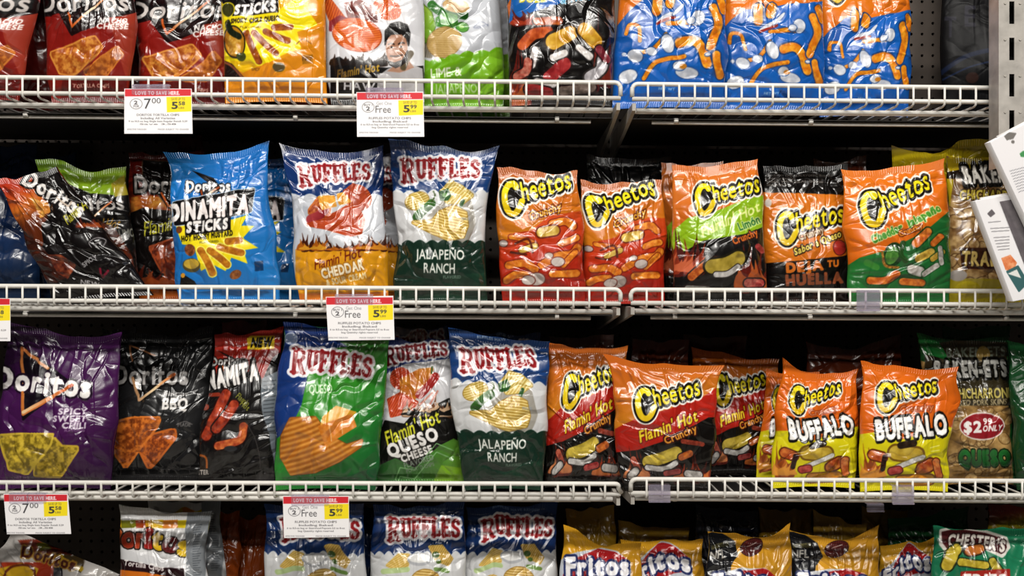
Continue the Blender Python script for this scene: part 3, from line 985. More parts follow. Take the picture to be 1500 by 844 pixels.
@design('purpledark', 3.75, 1100, 0)
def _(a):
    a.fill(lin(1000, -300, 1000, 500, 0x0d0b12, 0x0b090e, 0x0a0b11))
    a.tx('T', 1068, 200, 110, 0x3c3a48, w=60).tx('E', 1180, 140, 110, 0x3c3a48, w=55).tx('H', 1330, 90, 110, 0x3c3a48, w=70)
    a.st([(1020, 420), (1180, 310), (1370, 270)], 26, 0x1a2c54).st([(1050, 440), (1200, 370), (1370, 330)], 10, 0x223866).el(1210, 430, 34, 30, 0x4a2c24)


@design('flamdor', 3.333, 0, 190)
def _(a):
    a.fill(lin(0, 100, 0, 430, 0x861812, 0x9c2414, 0xc0601c))
    a.poly([(640, 330), (720, 320), (800, 335), (830, 410), (640, 430)], mottle(0xa8481a, 0xe0a040, 30))
    a.poly([(560, 430), (700, 385), (860, 400), (1000, 330), (1000, 780), (560, 780)], 0x17100f)
    a.poly([(700, 150), (840, 160), (960, 300), (860, 420), (830, 380), (700, 240)], 0x1a0d0c, out=((5, 0x8a6a50),))
    a.tx('Doritos', 660, 308, 78, 0xd2ccc8, w=330, b=.03, out=((9, K_),), tg=LOGO)
    tri_mark(a, [(790, 310), (830, 378), (980, 250)], 10)
    a.tx("Flamin' Hot", 705, 520, 66, 0xc9c43a, w=290, ang=-12, b=.01, sh=.3, tg=FLAVOR)
    chip(a, [(740, 580), (850, 540), (960, 560), (900, 680), (800, 690)], 0x6a2414, 0xb4532a, 26)
    flames(a, 620, 980, 760, 130, 8, (0x6a2414, 0xa0481c), 4)


@design('limon', 3.333, 0, 190)
def _(a):
    a.fill(0x14100f)
    a.poly([(150, 100), (700, 100), (640, 300), (560, 320), (440, 310), (300, 250), (160, 190)], lin(180, 150, 640, 300, 0x7ea81e, 0x8cb024, 0x98b82c))
    a.poly([(540, 260), (680, 180), (680, 310), (560, 330)], 0xb8a834)
    a.tx('Doritos', 250, 395, 62, 0xb9b4b0, w=355, ang=-1, b=.03, out=((8, K_),), tg=LOGO)
    tri_mark(a, [(390, 380), (440, 440), (540, 350)], 9)
    a.tx("Flamin' Hot", 380, 490, 52, 0xa8802a, w=200, ang=-2, b=.01, sh=.3, tg=FLAVOR).tx('LIMON', 585, 530, 40, 0x84847c, w=100, ang=-8, tg=FLAVOR)
    a.poly([(430, 420), (560, 480), (640, 600), (660, 680), (560, 560), (460, 470)], mottle(0x3a1810, 0x8a3818, 20))
    flames(a, 400, 680, 760, 140, 6, (0x4a1c12, 0x6a2a14), 4)


@design('dinblue', 3.333, 0, 190)
def _(a):
    a.fill(lin(800, 100, 1300, 750, 0x2f9ae4, 0x1f82d8, 0x2485d6, 0x2a8cd8))
    a.poly([(860, 470), (880, 455), (1140, 440), (1215, 415), (1180, 470), (1245, 472), (1185, 530), (1262, 578), (1190, 590), (1210, 655), (1130, 625), (1100, 690), (1040, 660), (980, 690), (950, 570), (890, 560)], 0xf2df1c)
    a.poly([(935, 198), (1020, 262), (990, 345), (1075, 280), (1050, 240)], 0x171012, tg=LOGO)
    a.tx('Doritos', 910, 302, 50, W_, w=215, b=.05, out=((5, 0x222b3a),), tg=LOGO)
    tri_mark(a, [(985, 300), (996, 338), (1068, 282)], 9, c1=0xb8501e)
    a.poly([(850, 360), (1235, 292), (1225, 398), (1120, 420), (860, 462)], 0x141012, r=8, tg=FLAVOR, out=((4, 0xc8d8e8),))
    a.tx('DINAMITA', 828, 448, 78, lin(830, 0, 1230, 0, 0xf4f0ee, 0xf4e6e4), w=386, ang=-6.5, b=.075, sh=.16, tg=FLAVOR, grow=.12)
    a.poly([(900, 455), (1130, 428), (1128, 490), (905, 518)], 0x141012, tg=FLAVOR)
    a.tx('STICKS', 912, 502, 48, W_, w=198, ang=-6, b=.07, sh=.18, tg=FLAVOR)
    a.tx('HOT HONEY MUSTARD', 888, 546, 24, 0x2a2410, w=250, ang=-7, b=.06, sh=.12, tg=FLAVOR).tx('FLAVORED', 975, 556, 10, 0x7a7414, w=90, ang=-5)
    for p in ([(980, 590), (1010, 640), (1035, 700)], [(1025, 590), (1070, 625), (1108, 658)], [(1070, 572), (1130, 590), (1180, 602)], [(1110, 545), (1170, 540)]):
        stick(a, p, 34, 0xb86a16, 0xdf9a2a, 0xf6ee6a)
    a.el(928, 588, 26, 30, mottle(0x7a3c1c, 0xb87040, 10), -20).el(935, 662, 44, 34, 0x6a5c30).el(935, 655, 38, 24, 0xd2b044).el(1150, 708, 30, 22, mottle(0x8a4a20, 0xc07a40, 12), -25)
    a.poly([(1242, 645), (1285, 640), (1287, 688), (1245, 692)], 0x174a80).el(875, 490, 14, 18, 0x8a4a20)
    a.poly([(885, 700), (950, 740), (960, 760), (880, 760)], 0x1a1410).el(893, 712, 10, 12, 0xe0a030)


def blue_top(a, x0, x1, ytop, ysc, n, amp, col=0x1c458c):
    a.poly([(x0, ytop), (x1, ytop)] + wavy(x0, ysc, x1, ysc, n, amp, 0)[:-2][::-1], col)


@design('cheddar', 3.245, 220, 190)
def _(a):
    a.fill(0xc9ccd2)
    blue_top(a, 560, 1260, -40, 318, 9, 16)
    slab_logo(a, 708, 262, 1052, 240, 78, arch=.12)
    chip(a, [(760, 390), (800, 330), (850, 350), (840, 420)], 0xa8401c, 0xd87a3a)
    a.el(985, 320, 70, 58, ridged(0xb43e1a, 0xe2743a, 60, 11), 30).st([(760, 425), (800, 410), (830, 385)], 42, lin(740, 380, 840, 440, 0xd86060, 0x9a1c28))
    a.poly([(800, 320), (870, 315), (880, 360), (820, 378)], mottle(0xd88c20, 0xf0b850, 20), r=6).poly([(890, 305), (960, 295), (980, 330), (900, 350)], mottle(0xd88c20, 0xf0b850, 20), r=6)
    a.poly([(920, 290), (965, 262), (1015, 280), (1040, 350), (1000, 380)], mottle(0xb0401c, 0xd8603a, 20), r=6)
    a.poly([(745, 450), (830, 430), (930, 365), (990, 380), (1015, 430), (1000, 490), (950, 502), (860, 475)], ridged(0xb8401a, 0xe0602c, 100, 9), r=8)
    a.poly([(690, 570), (740, 545), (800, 555), (870, 570), (960, 560), (1040, 550), (1140, 565), (1150, 860), (690, 860)], 0xe5a21a)
    flames(a, 715, 850, 566, 70, 6, (0x5a2410, 0xc06a18, 0xe0a02a), 6); flames(a, 850, 1000, 572, 36, 6, (0x5a2410, 0xc8701c), 7); flames(a, 985, 1120, 566, 74, 6, (0x5a2410, 0xb8581a, 0xe0942a), 9)
    a.tx("Flamin' Hot", 785, 668, 46, 0x8c2410, w=225, ang=-16, b=.01, sh=.3, tg=FLAVOR)
    a.tx('CHEDDAR', 822, 708, 44, 0xf6ecd2, w=200, ang=-13, b=.05, out=((4, 0xb8781a),), tg=FLAVOR)
    a.tx('& SOUR CREAM', 840, 742, 28, 0xf4e2b8, w=192, ang=-11, b=.05, tg=FLAVOR)
    a.tx('FLAVORED', 870, 768, 16, 0xf0d8a0, w=120, ang=-8)
    a.poly([(690, 780), (1150, 770), (1150, 880), (690, 880)], mottle(0xd0701c, 0xe88a2a, 40))


@design('jalap', 3.125, 550, 190)
def _(a):
    a.fill(0xd2d3d4)
    blue_top(a, 20, 620, -20, 290, 11, 18, 0x1f4f94)
    a.tx('RUFFLES HAVE RIDGES!', 205, 88, 13, 0xc8d4e4, w=225, b=.03, arch=-4)
    slab_logo(a, 118, 232, 482, 222, 84, arch=.12)
    a.poly([(250, 400), (330, 320), (430, 335), (445, 430), (415, 505), (270, 495)], 0xa9a59c, r=14)
    a.el(190, 325, 55, 40, ridged(0xb8942e, 0xecdc98, 70, 11), -20, out=((3, 0xa88430),)).poly([(300, 285), (345, 240), (395, 262), (440, 300), (400, 330), (330, 330)], ridged(0xc4a444, 0xeee2a8, 40, 13), r=8, out=((3, 0xb09040),))
    a.st([(190, 400), (215, 370), (255, 335)], 40, lin(190, 340, 240, 410, 0x5a9440, 0x23521e)).st([(255, 330), (272, 300), (265, 282)], 7, 0x46641e)
    a.poly([(295, 285), (330, 272), (342, 300), (330, 318), (300, 318)], 0x2f6a2c, r=5).el(318, 297, 14, 10, 0x7aa860).st([(385, 355), (400, 325)], 18, 0x2f6a2c)
    a.poly([(175, 425), (260, 420), (300, 375), (360, 352), (410, 380), (418, 440), (400, 490), (330, 500), (260, 470)], ridged(0xb48a2c, 0xf4e29a, 103, 13), r=8, out=((3, 0xa88430),))
    a.tx('MADE', 395, 415, 12, 0x9aa0a8, w=40)
    a.poly(wavy(0, 545, 180, 522, 3, 12, 400) , 0x1c4030); a.poly(wavy(120, 520, 620, 520, 9, 14, 420), 0x1c4030)
    a.poly([(80, 690), (560, 650), (560, 800), (60, 800)], mottle(0x173628, 0x24503a, 50))
    a.tx('JALAPEÑO', 185, 592, 44, 0xeeeee8, w=220, ang=1, b=.02, tg=FLAVOR).tx('RANCH', 222, 655, 44, 0xeeeee8, w=140, ang=1, b=.02, tg=FLAVOR).tx('FLAVORED', 310, 680, 13, 0x8aa090, w=80)


@design('crunchy', 3.125, 550, 190)
def _(a):
    a.fill(lin(600, 150, 640, 520, 0xc2641a, 0xd8781c, 0xe08c20))
    a.poly([(560, 560), (640, 480), (720, 470), (800, 400), (960, 380), (960, 800), (560, 800)], lin(700, 420, 760, 720, 0xdc541c, 0xd83c1a, 0xc02a18), r=10)
    cheesy_logo(a, 590, 372, 332, -16)
    a.tx('Crunchy', 708, 412, 34, 0xf0b83c, w=150, ang=-18, b=.03, sh=.2, out=((5, 0x7a2c10),), tg=FLAVOR)
    for p, w in (([(810, 430), (870, 418), (905, 440)], 34), ([(850, 520), (920, 495)], 30), ([(760, 620), (830, 580), (900, 570), (925, 540)], 36), ([(610, 620), (680, 610), (730, 640)], 34), ([(600, 690), (640, 665), (690, 665)], 32), ([(810, 662), (920, 658)], 32), ([(620, 490), (680, 500), (730, 520)], 22), ([(860, 620), (915, 560)], 26)):
        stick(a, p, w, 0xd8701a, 0xf4a23a, 0x9c2c14)
    for p, w in (([(760, 470), (820, 460)], 44), ([(670, 550), (730, 530)], 28)): stick(a, p, w, 0xc8a03c, 0xe8cc70, 0x8a2c14)
    for x, y, r in ((835, 605, 30), (735, 685, 40), (795, 575, 18), (585, 520, 20), (700, 690, 30)): a.el(x, y, r, r * .7, 0xc9bdb6, out=((4, 0x8a3020),))
    a.st([(640, 520), (700, 500), (720, 560)], 10, 0x7a2a14).st([(620, 560), (690, 570)], 10, 0x7a2a14)


@design('limecrunch', 3.377, 800, 210)
def _(a):
    a.fill(0x181413)
    a.poly([(560, 0), (1120, 0), (1110, 330), (900, 380), (640, 560), (560, 560)], lin(640, 60, 700, 420, 0xe07a22, 0xe5812a, 0xd8701e))
    a.poly([(630, 430), (700, 370), (850, 330), (1010, 270), (1110, 250), (1110, 400), (980, 450), (780, 480), (690, 530), (600, 560)], 0x9ac41e)
    cheesy_logo(a, 745, 330, 330, -13)
    a.tx("Flamin' Hot", 775, 462, 52, 0xe4ec9c, w=310, ang=-24, b=.02, sh=.25, tg=FLAVOR).tx('Limón', 960, 432, 40, 0x3c8a40, w=110, ang=-22, b=.03, out=((4, 0xd0e090),), tg=FLAVOR)
    a.tx('Crunchy', 928, 502, 34, 0xe87a2a, w=132, ang=-22, b=.04, out=((5, 0x3a120c),), tg=FLAVOR)
    flames(a, 590, 760, 620, 200, 5, (0x6a1c14, 0xa83c20, 0xd87048), 2); flames(a, 960, 1110, 700, 190, 4, (0x7a2016, 0xc0602c), 6)
    stick(a, [(720, 660), (790, 600), (840, 580)], 40, 0xb04a1c, 0xe88a3a, 0x2a1512)
    stick(a, [(820, 610), (890, 600), (950, 570)], 70, 0xa08a2c, 0xccb450, 0x2a2412); stick(a, [(840, 650), (900, 645), (950, 610)], 26, 0xb8b4b0, 0xe0dcd8, 0x332a2a)
    stick(a, [(1000, 690), (1060, 690)], 40, 0xa83030, 0xd88070, 0x2a1112); stick(a, [(700, 720), (800, 725)], 34, 0x7a7a74, 0xa0a098, 0x2a1112); stick(a, [(1050, 510), (1070, 530)], 30, 0xa02828, 0xc05050)


@design('deja', 3.126, 1080, 190)
def _(a):
    a.fill(0x16110f)
    for i in range(4): a.tx(('CRUNCHY CHEESE FLAVORED SNACKS', 'LIMITED BATCH', 'MADE WITH REAL CHEESE', 'SNACKS')[i], 135, 215 + 14 * i, 9, 0x9a948e, w=(300, 130, 260, 90)[i])
    a.poly([(90, 285), (560, 300), (560, 560), (480, 580), (130, 612), (90, 600)], lin(130, 300, 480, 600, 0xe07c1c, 0xe5841e, 0xdb741a))
    cheesy_logo(a, 192, 500, 318, -12)
    a.tx('Crunchy', 290, 505, 30, 0xe8dcc0, w=118, ang=-18, b=.03, out=((4, 0x6a3410),), tg=FLAVOR).tx('Sabor a Queso', 270, 572, 30, 0xf0dc6a, w=225, ang=-22, b=.04, sh=.2, out=((5, 0x3a2010),), tg=FLAVOR)
    a.el(468, 540, 28, 34, 0xc0342c, out=((4, 0x6a1c14),)); a.el(142, 335, 16, 20, 0xd8d0c8)
    a.tx('DEJA', 230, 652, 42, 0xd8761e, w=160, ang=-4, b=.08, tg=FLAVOR).tx('TU', 415, 628, 28, 0xd8761e, w=48, ang=-3, b=.07, tg=FLAVOR)
    a.tx('HUELLA', 228, 712, 46, 0xa85a34, w=255, ang=-3, b=.08, tg=FLAVOR)
    a.poly([(120, 740), (520, 730), (520, 800), (120, 800)], mottle(0x14100f, 0x4a2014, 24))


@design('chedjal', 3.126, 1080, 190)
def _(a):
    a.fill(lin(480, 180, 640, 600, 0xf0861a, 0xee7e18, 0xe87416))
    a.poly([(500, 640), (560, 600), (700, 560), (860, 480), (980, 380), (1000, 800), (500, 800)], lin(560, 600, 800, 740, 0x2c8a3c, 0x237a38, 0x2a8440), r=12)
    cheesy_logo(a, 588, 428, 345, -25)
    a.tx('Cheddar', 620, 522, 34, 0x52a834, w=150, ang=-24, b=.05, out=((4, 0xdce0a0), (0, 0x244a14)), tg=FLAVOR).tx('Jalapeño', 785, 448, 34, 0x52a834, w=165, ang=-28, b=.05, out=((4, 0xdce0a0), (0, 0x244a14)), tg=FLAVOR)
    a.tx('Crunchy', 745, 490, 26, 0xf09a2c, w=105, ang=-20, b=.03, out=((4, 0x7a3410),), tg=FLAVOR)
    a.el(715, 572, 44, 58, 0x1d4a20, 20).el(708, 575, 30, 42, mottle(0x3c7a2c, 0x6aa44a, 14), 20); a.st([(760, 520), (748, 570), (770, 600)], 26, 0x2c5c24)
    a.st([(660, 560), (680, 620), (740, 630)], 12, mottle(0x7a4a20, 0xd8a040, 6)).st([(590, 610), (640, 630)], 28, 0x46963c)
    for p, w in (([(820, 520), (870, 470)], 40), ([(610, 690), (680, 690), (730, 660)], 34), ([(760, 695), (850, 700)], 32), ([(900, 520), (930, 490)], 30)): stick(a, p, w, 0xc85a18, 0xf0923a, 0x1c5a28)
    for p, w in (([(830, 590), (890, 560)], 36), ([(900, 590), (940, 560)], 26)): stick(a, p, w, 0xb89030, 0xe0c058, 0x1c5a28)
    for p, w in (([(800, 640), (840, 650)], 44), ([(860, 660), (920, 620)], 24), ([(930, 540), (940, 610)], 20)): stick(a, p, w, 0xb0a8a0, 0xdcd8d4, 0x1c5a28)


def pork(c0=0x8a6234, c1=0xd2b078):
    return mottle(c0, c1, 34, 3, 2.6)


@design('baktrad', 3.126, 1080, 190)
def _(a):
    a.fill(pork())
    a.poly([(880, 0), (1600, 0), (1600, 140), (980, 140)], 0xd0b418)
    a.poly([(940, 195), (1030, 190), (1400, 150), (1600, 150), (1600, 130), (940, 130)], 0xcab018)
    a.poly([(955, 195), (1035, 180), (1035, 225), (955, 225)], 0x2a180f)
    a.poly([(930, 220), (990, 230), (965, 420), (985, 700), (930, 720)], 0xc9b41c)
    for i in range(46):
        R = random.Random(i); x = R.uniform(960, 1420); y = R.uniform(340, 720)
        a.el(x, y, R.uniform(22, 50), R.uniform(16, 34), mottle(0xa87e48, 0xdcc08c, 16), R.uniform(0, 180), out=((4, 0x77522c),))
    a.tx('BAKEN-ETS', 1040, 248, 78, 0xe6e2da, w=330, ang=-4, b=.05, sh=-.1, out=((14, 0x18120e),), tg=LOGO)
    a.tx('CHICHARRONES', 1022, 318, 40, 0xdcc850, w=330, ang=0, b=.05, out=((5, 0x4a3012),), tg=FLAVOR)
    a.poly([(1020, 545), (1420, 545), (1420, 632), (1035, 635)], 0x54240f, r=5, tg=FLAVOR)
    a.tx('TRADICIONAL', 1030, 620, 62, 0xe2c878, w=440, ang=1, b=.05, out=((6, 0x3c180c),), tg=FLAVOR)
    a.poly([(960, 680), (1430, 690), (1430, 820), (940, 820)], 0xc2b01e).el(1010, 668, 40, 26, 0xbcb4ae)


@design('yellowplain', 3.126, 1080, 190)
def _(a): a.fill(lin(700, 60, 1200, 200, 0xd8c41c, 0xf0da24, 0xe0c820))


@design('spicy', 2.814, 0, 440)
def _(a):
    a.fill(lin(40, 100, 460, 720, 0x381344, 0x571a64, 0x5c1c66, 0x3c1448))
    a.poly([(85, 185), (190, 262), (300, 345), (180, 430), (95, 492), (88, 330)], 0x1c0d20, r=4, tg=LOGO)
    a.st([(200, 280), (90, 196), (97, 470), (180, 425), (300, 348)], 13, lin(90, 200, 300, 420, 0xd07a3a, 0xe0a060, 0xe0601e), LOGO, sm=False)
    a.tx('Doritos', -26, 358, 86, W_, w=398, ang=6, b=.05, out=((8, 0x2a1030),), tg=LOGO)
    a.st([(92, 380), (98, 462)], 12, 0xd8803a, LOGO); a.st([(98, 462), (190, 412), (300, 350)], 13, lin(100, 460, 300, 350, 0xf0d0a0, 0xe0641e), LOGO)
    a.tx('SPICY', 246, 470, 24, 0xdcd4de, w=110, b=.05, sh=.15, tg=FLAVOR).tx('SWEET', 222, 500, 24, 0xdcd4de, w=132, b=.05, sh=.15, tg=FLAVOR).tx('CHILI', 258, 528, 24, 0xdcd4de, w=94, b=.05, sh=.15, tg=FLAVOR).tx('FLAVORED', 270, 541, 8, 0xa890ac, w=80)
    chip(a, [(225, 575), (250, 610), (315, 612), (240, 722), (150, 715), (160, 660)], 0x86701c, 0xd0b23a, 18)
    chip(a, [(8, 565), (110, 558), (215, 560), (205, 590), (110, 708), (46, 690)], 0x8c761e, 0xd8bc40, 20)
    a.tx('NET WT', 60, 735, 9, 0xa890ac, w=60)


@design('bbq', 2.814, 0, 440)
def _(a):
    a.fill(lin(470, 100, 800, 740, 0x151416, 0x2a2a2c, 0x303032, 0x1c1b1d))
    a.poly([(530, 178), (640, 225), (760, 290), (650, 375), (575, 425), (545, 320)], 0x0e0d0e, tg=LOGO)
    a.st([(640, 228), (535, 185), (545, 250)], 7, 0xa87048, LOGO, sm=False)
    a.tx('Doritos', 470, 345, 76, 0xb5b2b0, w=300, ang=0, b=.035, out=((7, K_),), tg=LOGO)
    a.st([(548, 320), (574, 412), (718, 305)], 11, lin(548, 320, 718, 300, 0xb88a60, 0xf0d8b0, 0xd86a22), LOGO, sm=False)
    a.tx('SWEET & TANGY', 680, 394, 12, 0xb8b4b0, w=96, b=.04, tg=FLAVOR).tx('BBQ', 674, 448, 44, W_, w=96, b=.05, sh=.12, tg=FLAVOR)
    a.tx('MADE', 735, 520, 14, 0x8a8684, w=50).st([(730, 512), (762, 500), (792, 512)], 3, 0x8a8684)
    chip(a, [(580, 610), (640, 560), (715, 540), (718, 562), (650, 650), (618, 682)], 0x94421a, 0xe0782a, 16)
    chip(a, [(472, 512), (560, 490), (655, 490), (640, 520), (560, 620), (520, 680), (488, 640)], 0x9c4a1c, 0xe88634, 18)
    a.tx('NET WT', 655, 708, 10, 0xa8a4a2, w=46)


@design('dinnew', 2.814, 0, 440)
def _(a):
    a.fill(0x1d1a1b)
    a.poly([(820, 100), (1200, 100), (1200, 180), (1120, 240), (1080, 330), (1060, 290), (960, 300), (820, 330)], lin(900, 120, 1000, 320, 0xb42a1e, 0xcc3220, 0xb82418))
    a.poly([(1022, 158), (1034, 150), (1130, 150), (1125, 196), (1024, 200)], 0xe8c82a, r=4); a.tx('NEW', 1034, 192, 36, K_, w=84, ang=-2, b=.06, sh=.25)
    a.poly([(895, 205), (960, 235), (925, 300), (985, 265)], K_, tg=LOGO)
    a.tx('Doritos', 872, 270, 34, W_, w=136, ang=-2, b=.05, out=((4, 0x2a1210),), tg=LOGO); tri_mark(a, [(920, 272), (926, 292), (970, 262)], 6)
    a.tx('DINAMITA', 805, 378, 66, W_, w=262, ang=-12, b=.075, sh=.14, out=((9, K_),), tg=FLAVOR, grow=.1)
    for p in ([(930, 385), (890, 470), (850, 560)], [(962, 430), (930, 480), (890, 530)]): stick(a, p, 38, 0x9c2c18, 0xd85c38, 0x3a1410)
    stick(a, [(1000, 520), (985, 575), (900, 600)], 34, 0xb84a28, 0xe88a4a, 0x3a1410); a.el(846, 440, 16, 14, 0xb85038); a.st([(840, 392), (900, 388)], 16, 0xa83c24)
    a.tx('Flamin', 968, 400, 26, 0xa8a83c, w=60, ang=40, b=.01, tg=FLAVOR).tx('Hot', 985, 430, 22, 0x989838, w=40, ang=40, tg=FLAVOR)
    a.poly([(1080, 320), (1160, 285), (1170, 340), (1140, 420), (1135, 700), (1110, 560), (1080, 470), (1072, 380)], 0x7f8890)
    for i in range(14): a.st([(1085 + i % 3, 335 + i * 16), (1135 - i % 4 * 3, 330 + i * 16)], 4, 0x4a5058)
    a.el(828, 665, 32, 36, 0x3a2a20).st([(802, 670), (815, 640), (848, 650), (852, 690)], 9, 0xc8702c).tx('METER', 800, 718, 18, 0xc8c0b8, w=58, b=.05)
    a.el(950, 612, 26, 12, 0x3a3c40); a.st([(1010, 500), (1060, 600), (1075, 720)], 3, 0x55504e)
    flames(a, 1060, 1130, 740, 90, 4, (0x2c2a2b, 0x3c393a), 3)


@design('queso', 2.814, 380, 440)
def _(a):
    a.fill(lin(150, 300, 480, 740, 0x4ab02c, 0x3aa02c, 0x2a8c38, 0x1d7038))
    a.poly([(60, 60), (430, 60), (470, 130), (380, 175), (230, 190), (190, 250), (180, 330), (160, 430), (120, 520), (60, 560)], lin(100, 80, 300, 400, 0x1a3f8c, 0x1f4a9c), r=14)
    a.poly([(330, 170), (560, 160), (560, 230), (500, 260), (480, 330), (460, 250), (380, 200)], 0x3f9434)
    slab_logo(a, 128, 290, 462, 322, 82, arch=.14)
    a.el(130, 158, 24, 22, 0x8a9cc0, out=((3, 0xd0d8e8),))
    a.tx('QUESO', 205, 384, 36, 0xe4f0dc, w=94, ang=-1, b=.02, tg=FLAVOR)
    a.poly([(95, 560), (130, 490), (230, 485), (290, 560), (360, 600), (420, 580), (415, 600), (330, 660), (230, 705), (130, 715), (92, 650)], ridged(0xb8691c, 0xeba64a, 74, 21, .0007, (120, 500)), r=6, out=((3, 0xa85c18),))
    a.poly([(265, 480), (318, 437), (395, 462), (375, 480), (255, 530)], 0xecb23a, r=3)
    a.poly([(248, 520), (380, 470), (398, 520), (320, 570), (275, 600)], mottle(0xd87c1c, 0xf0a04a, 16), r=3); a.st([(290, 510), (300, 580)], 3, 0xf4c890).st([(340, 492), (345, 550)], 3, 0xf4c890)
    a.poly([(60, 600), (90, 660), (130, 725), (300, 740), (480, 690), (500, 820), (60, 820)], lin(60, 640, 480, 760, 0x3ca03c, 0x237c3c, 0x1a6438))


@design('flqueso', 2.814, 380, 440)
def _(a):
    a.fill(0xcfcfd2)
    a.poly([(480, 60), (860, 60), (860, 230), (700, 250), (600, 262), (495, 320)], 0x24408c)
    slab_logo(a, 520, 262, 780, 228, 56, arch=.1, dark=0x8c1e28, red=0xb02a34)
    a.el(582, 322, 44, 46, ridged(0xb83418, 0xe06038, 60, 9), 20)
    a.poly([(585, 330), (660, 290), (710, 285), (690, 340), (640, 400), (590, 390)], mottle(0xc86a1c, 0xe8a03c, 30), r=8); a.st([(660, 390), (700, 350), (725, 315)], 34, lin(650, 310, 730, 400, 0xd84a3a, 0xa81c20)).st([(710, 300), (712, 275)], 7, 0x4a6a2a)
    a.poly([(532, 410), (580, 385), (650, 420), (620, 460), (545, 478)], ridged(0xc03c1c, 0xe8683c, 30, 9), r=6)
    for p in ([(650, 440), (720, 375)], [(690, 450), (735, 375)]): a.st(p, 8, 0xd89a8c)
    a.poly([(495, 560), (520, 500), (600, 515), (640, 470), (720, 440), (780, 410), (860, 400), (860, 820), (480, 820)], 0x191714, r=6)
    flames(a, 600, 800, 470, 70, 8, (0x8a5a3a, 0xd0b090, 0x191714), 3)
    a.tx("Flamin' Hot", 528, 600, 58, 0xdede3a, w=240, ang=-24, b=.02, sh=.2, tg=FLAVOR, out=((4, 0x191714),))
    a.tx('QUESO', 540, 648, 52, W_, w=214, ang=-21, b=.06, tg=FLAVOR).tx('CHEESE', 590, 668, 30, W_, w=132, ang=-19, b=.06, tg=FLAVOR)
    a.poly([(470, 690), (560, 650), (640, 690), (740, 600), (800, 570), (860, 600), (860, 840), (470, 840)], lin(480, 640, 820, 740, 0x2f6c34, 0x4a8c3a, 0x6a9c30))
    for k in (0, 36): a.st([(560, 740 + k), (580, 690 + k), (640, 700 + k), (730, 590 + k), (800, 620 + k)], 4, 0x8cc080, sm=False)
    a.poly([(720, 740), (750, 680), (830, 690), (840, 800), (720, 800)], 0x84b42c)
    a.tx('FLAVORED', 600, 692, 22, 0x9aa89a, w=125, ang=-17, b=.02); a.tx('POTATO CHIPS', 608, 712, 16, 0x8a988a, w=118, ang=-15, b=.02)


@design('flcrunch', 2.91, 770, 450)
def _(a):
    a.fill(0x17120f)
    a.poly([(300, 150), (900, 150), (900, 340), (420, 560), (380, 560)], lin(420, 220, 480, 480, 0xd8701c, 0xdc7a22, 0xd88820))
    a.poly([(380, 520), (460, 480), (620, 430), (760, 380), (880, 300), (880, 470), (780, 470), (620, 560), (480, 610), (380, 620)], lin(420, 540, 780, 420, 0xc8281a, 0xd82c1c))
    cheesy_logo(a, 476, 462, 290, -15)
    a.tx("Flamin' Hot", 490, 578, 48, 0xe8d02c, w=262, ang=-21, b=.03, sh=.25, tg=FLAVOR, out=((4, 0x8c1414),))
    a.tx('Crunchy', 598, 584, 32, 0xe8a03a, w=145, ang=-22, b=.03, out=((6, 0x4a140e),), tg=FLAVOR)
    stick(a, [(670, 572), (755, 585)], 20, 0x8a3020, 0xb85038)
    flames(a, 430, 520, 720, 110, 3, (0x7a2416, 0xb84a24, 0xd88a58), 2); flames(a, 640, 780, 730, 110, 5, (0x5a1c14, 0xa83c1e, 0xd87838), 8)
    stick(a, [(525, 660), (580, 645), (640, 620)], 52, 0xa8922a, 0xd8c050, 0x241a0e); stick(a, [(520, 685), (590, 690), (640, 665)], 22, 0xb4b0ac, 0xdedcd8, 0x2a2222)
    stick(a, [(665, 640), (700, 625)], 30, 0xa84a1c, 0xe0843a, 0x241210); stick(a, [(460, 650), (480, 690)], 26, 0xa83c2a, 0xd87a60, 0x241210); stick(a, [(600, 710), (650, 700)], 24, 0x9a2c2c, 0xc85a54, 0x241210)
    stick(a, [(450, 720), (470, 700)], 30, 0xb0aca8, 0xd8d4d0, 0x2a2222); stick(a, [(690, 710), (740, 715)], 28, 0xb0aca8, 0xd8d4d0, 0x2a2222)


@design('buffalo', 2.91, 1100, 450)
def _(a):
    a.fill(lin(480, 240, 560, 560, 0xee7a1a, 0xf0781a, 0xec7018))
    a.poly([(440, 560), (540, 545), (640, 580), (830, 520), (900, 540), (900, 850), (440, 850)], 0xdfd418, r=14)
    cheesy_logo(a, 545, 425, 262, -11)
    a.tx('Crunchy', 640, 448, 26, 0xd88a5a, w=140, ang=-4, b=.02, out=((4, 0xb84a1c),), tg=FLAVOR)
    a.tx('BUFFALO', 538, 565, 82, 0xf2f0ec, w=300, ang=-5, b=.055, out=((9, 0x14100c),), tg=FLAVOR)
    flames(a, 470, 560, 720, 120, 4, (0xa8501c, 0xc8702c, 0xe8a040), 2)
    stick(a, [(620, 620), (700, 630)], 58, 0xb8982c, 0xd8bc4c, 0x8a6414); stick(a, [(610, 690), (680, 660), (730, 640)], 20, 0xb8b4b0, 0xe4e2de, 0x8a7a30)
    stick(a, [(520, 630), (560, 640)], 40, 0xb84a1c, 0xe0843a, 0x7a3410); stick(a, [(600, 700), (630, 695)], 30, 0xb0302c, 0xd86058, 0x7a1c14); stick(a, [(730, 690), (765, 670)], 46, 0xa8401c, 0xd8823a, 0x7a3410)
    stick(a, [(640, 590), (690, 580)], 30, 0x2a1c10, 0x4a3420); stick(a, [(790, 660), (800, 720)], 30, 0xc8602c, 0xe09050, 0x7a3410); stick(a, [(560, 690), (570, 640)], 22, 0x2a1410, 0x4a2420)
    stick(a, [(640, 740), (760, 735)], 40, 0xd88a1c, 0xf0b040, 0x9a6414); a.st([(760, 600), (800, 590)], 4, 0xf4f080).st([(765, 615), (800, 610)], 4, 0xf4f080)


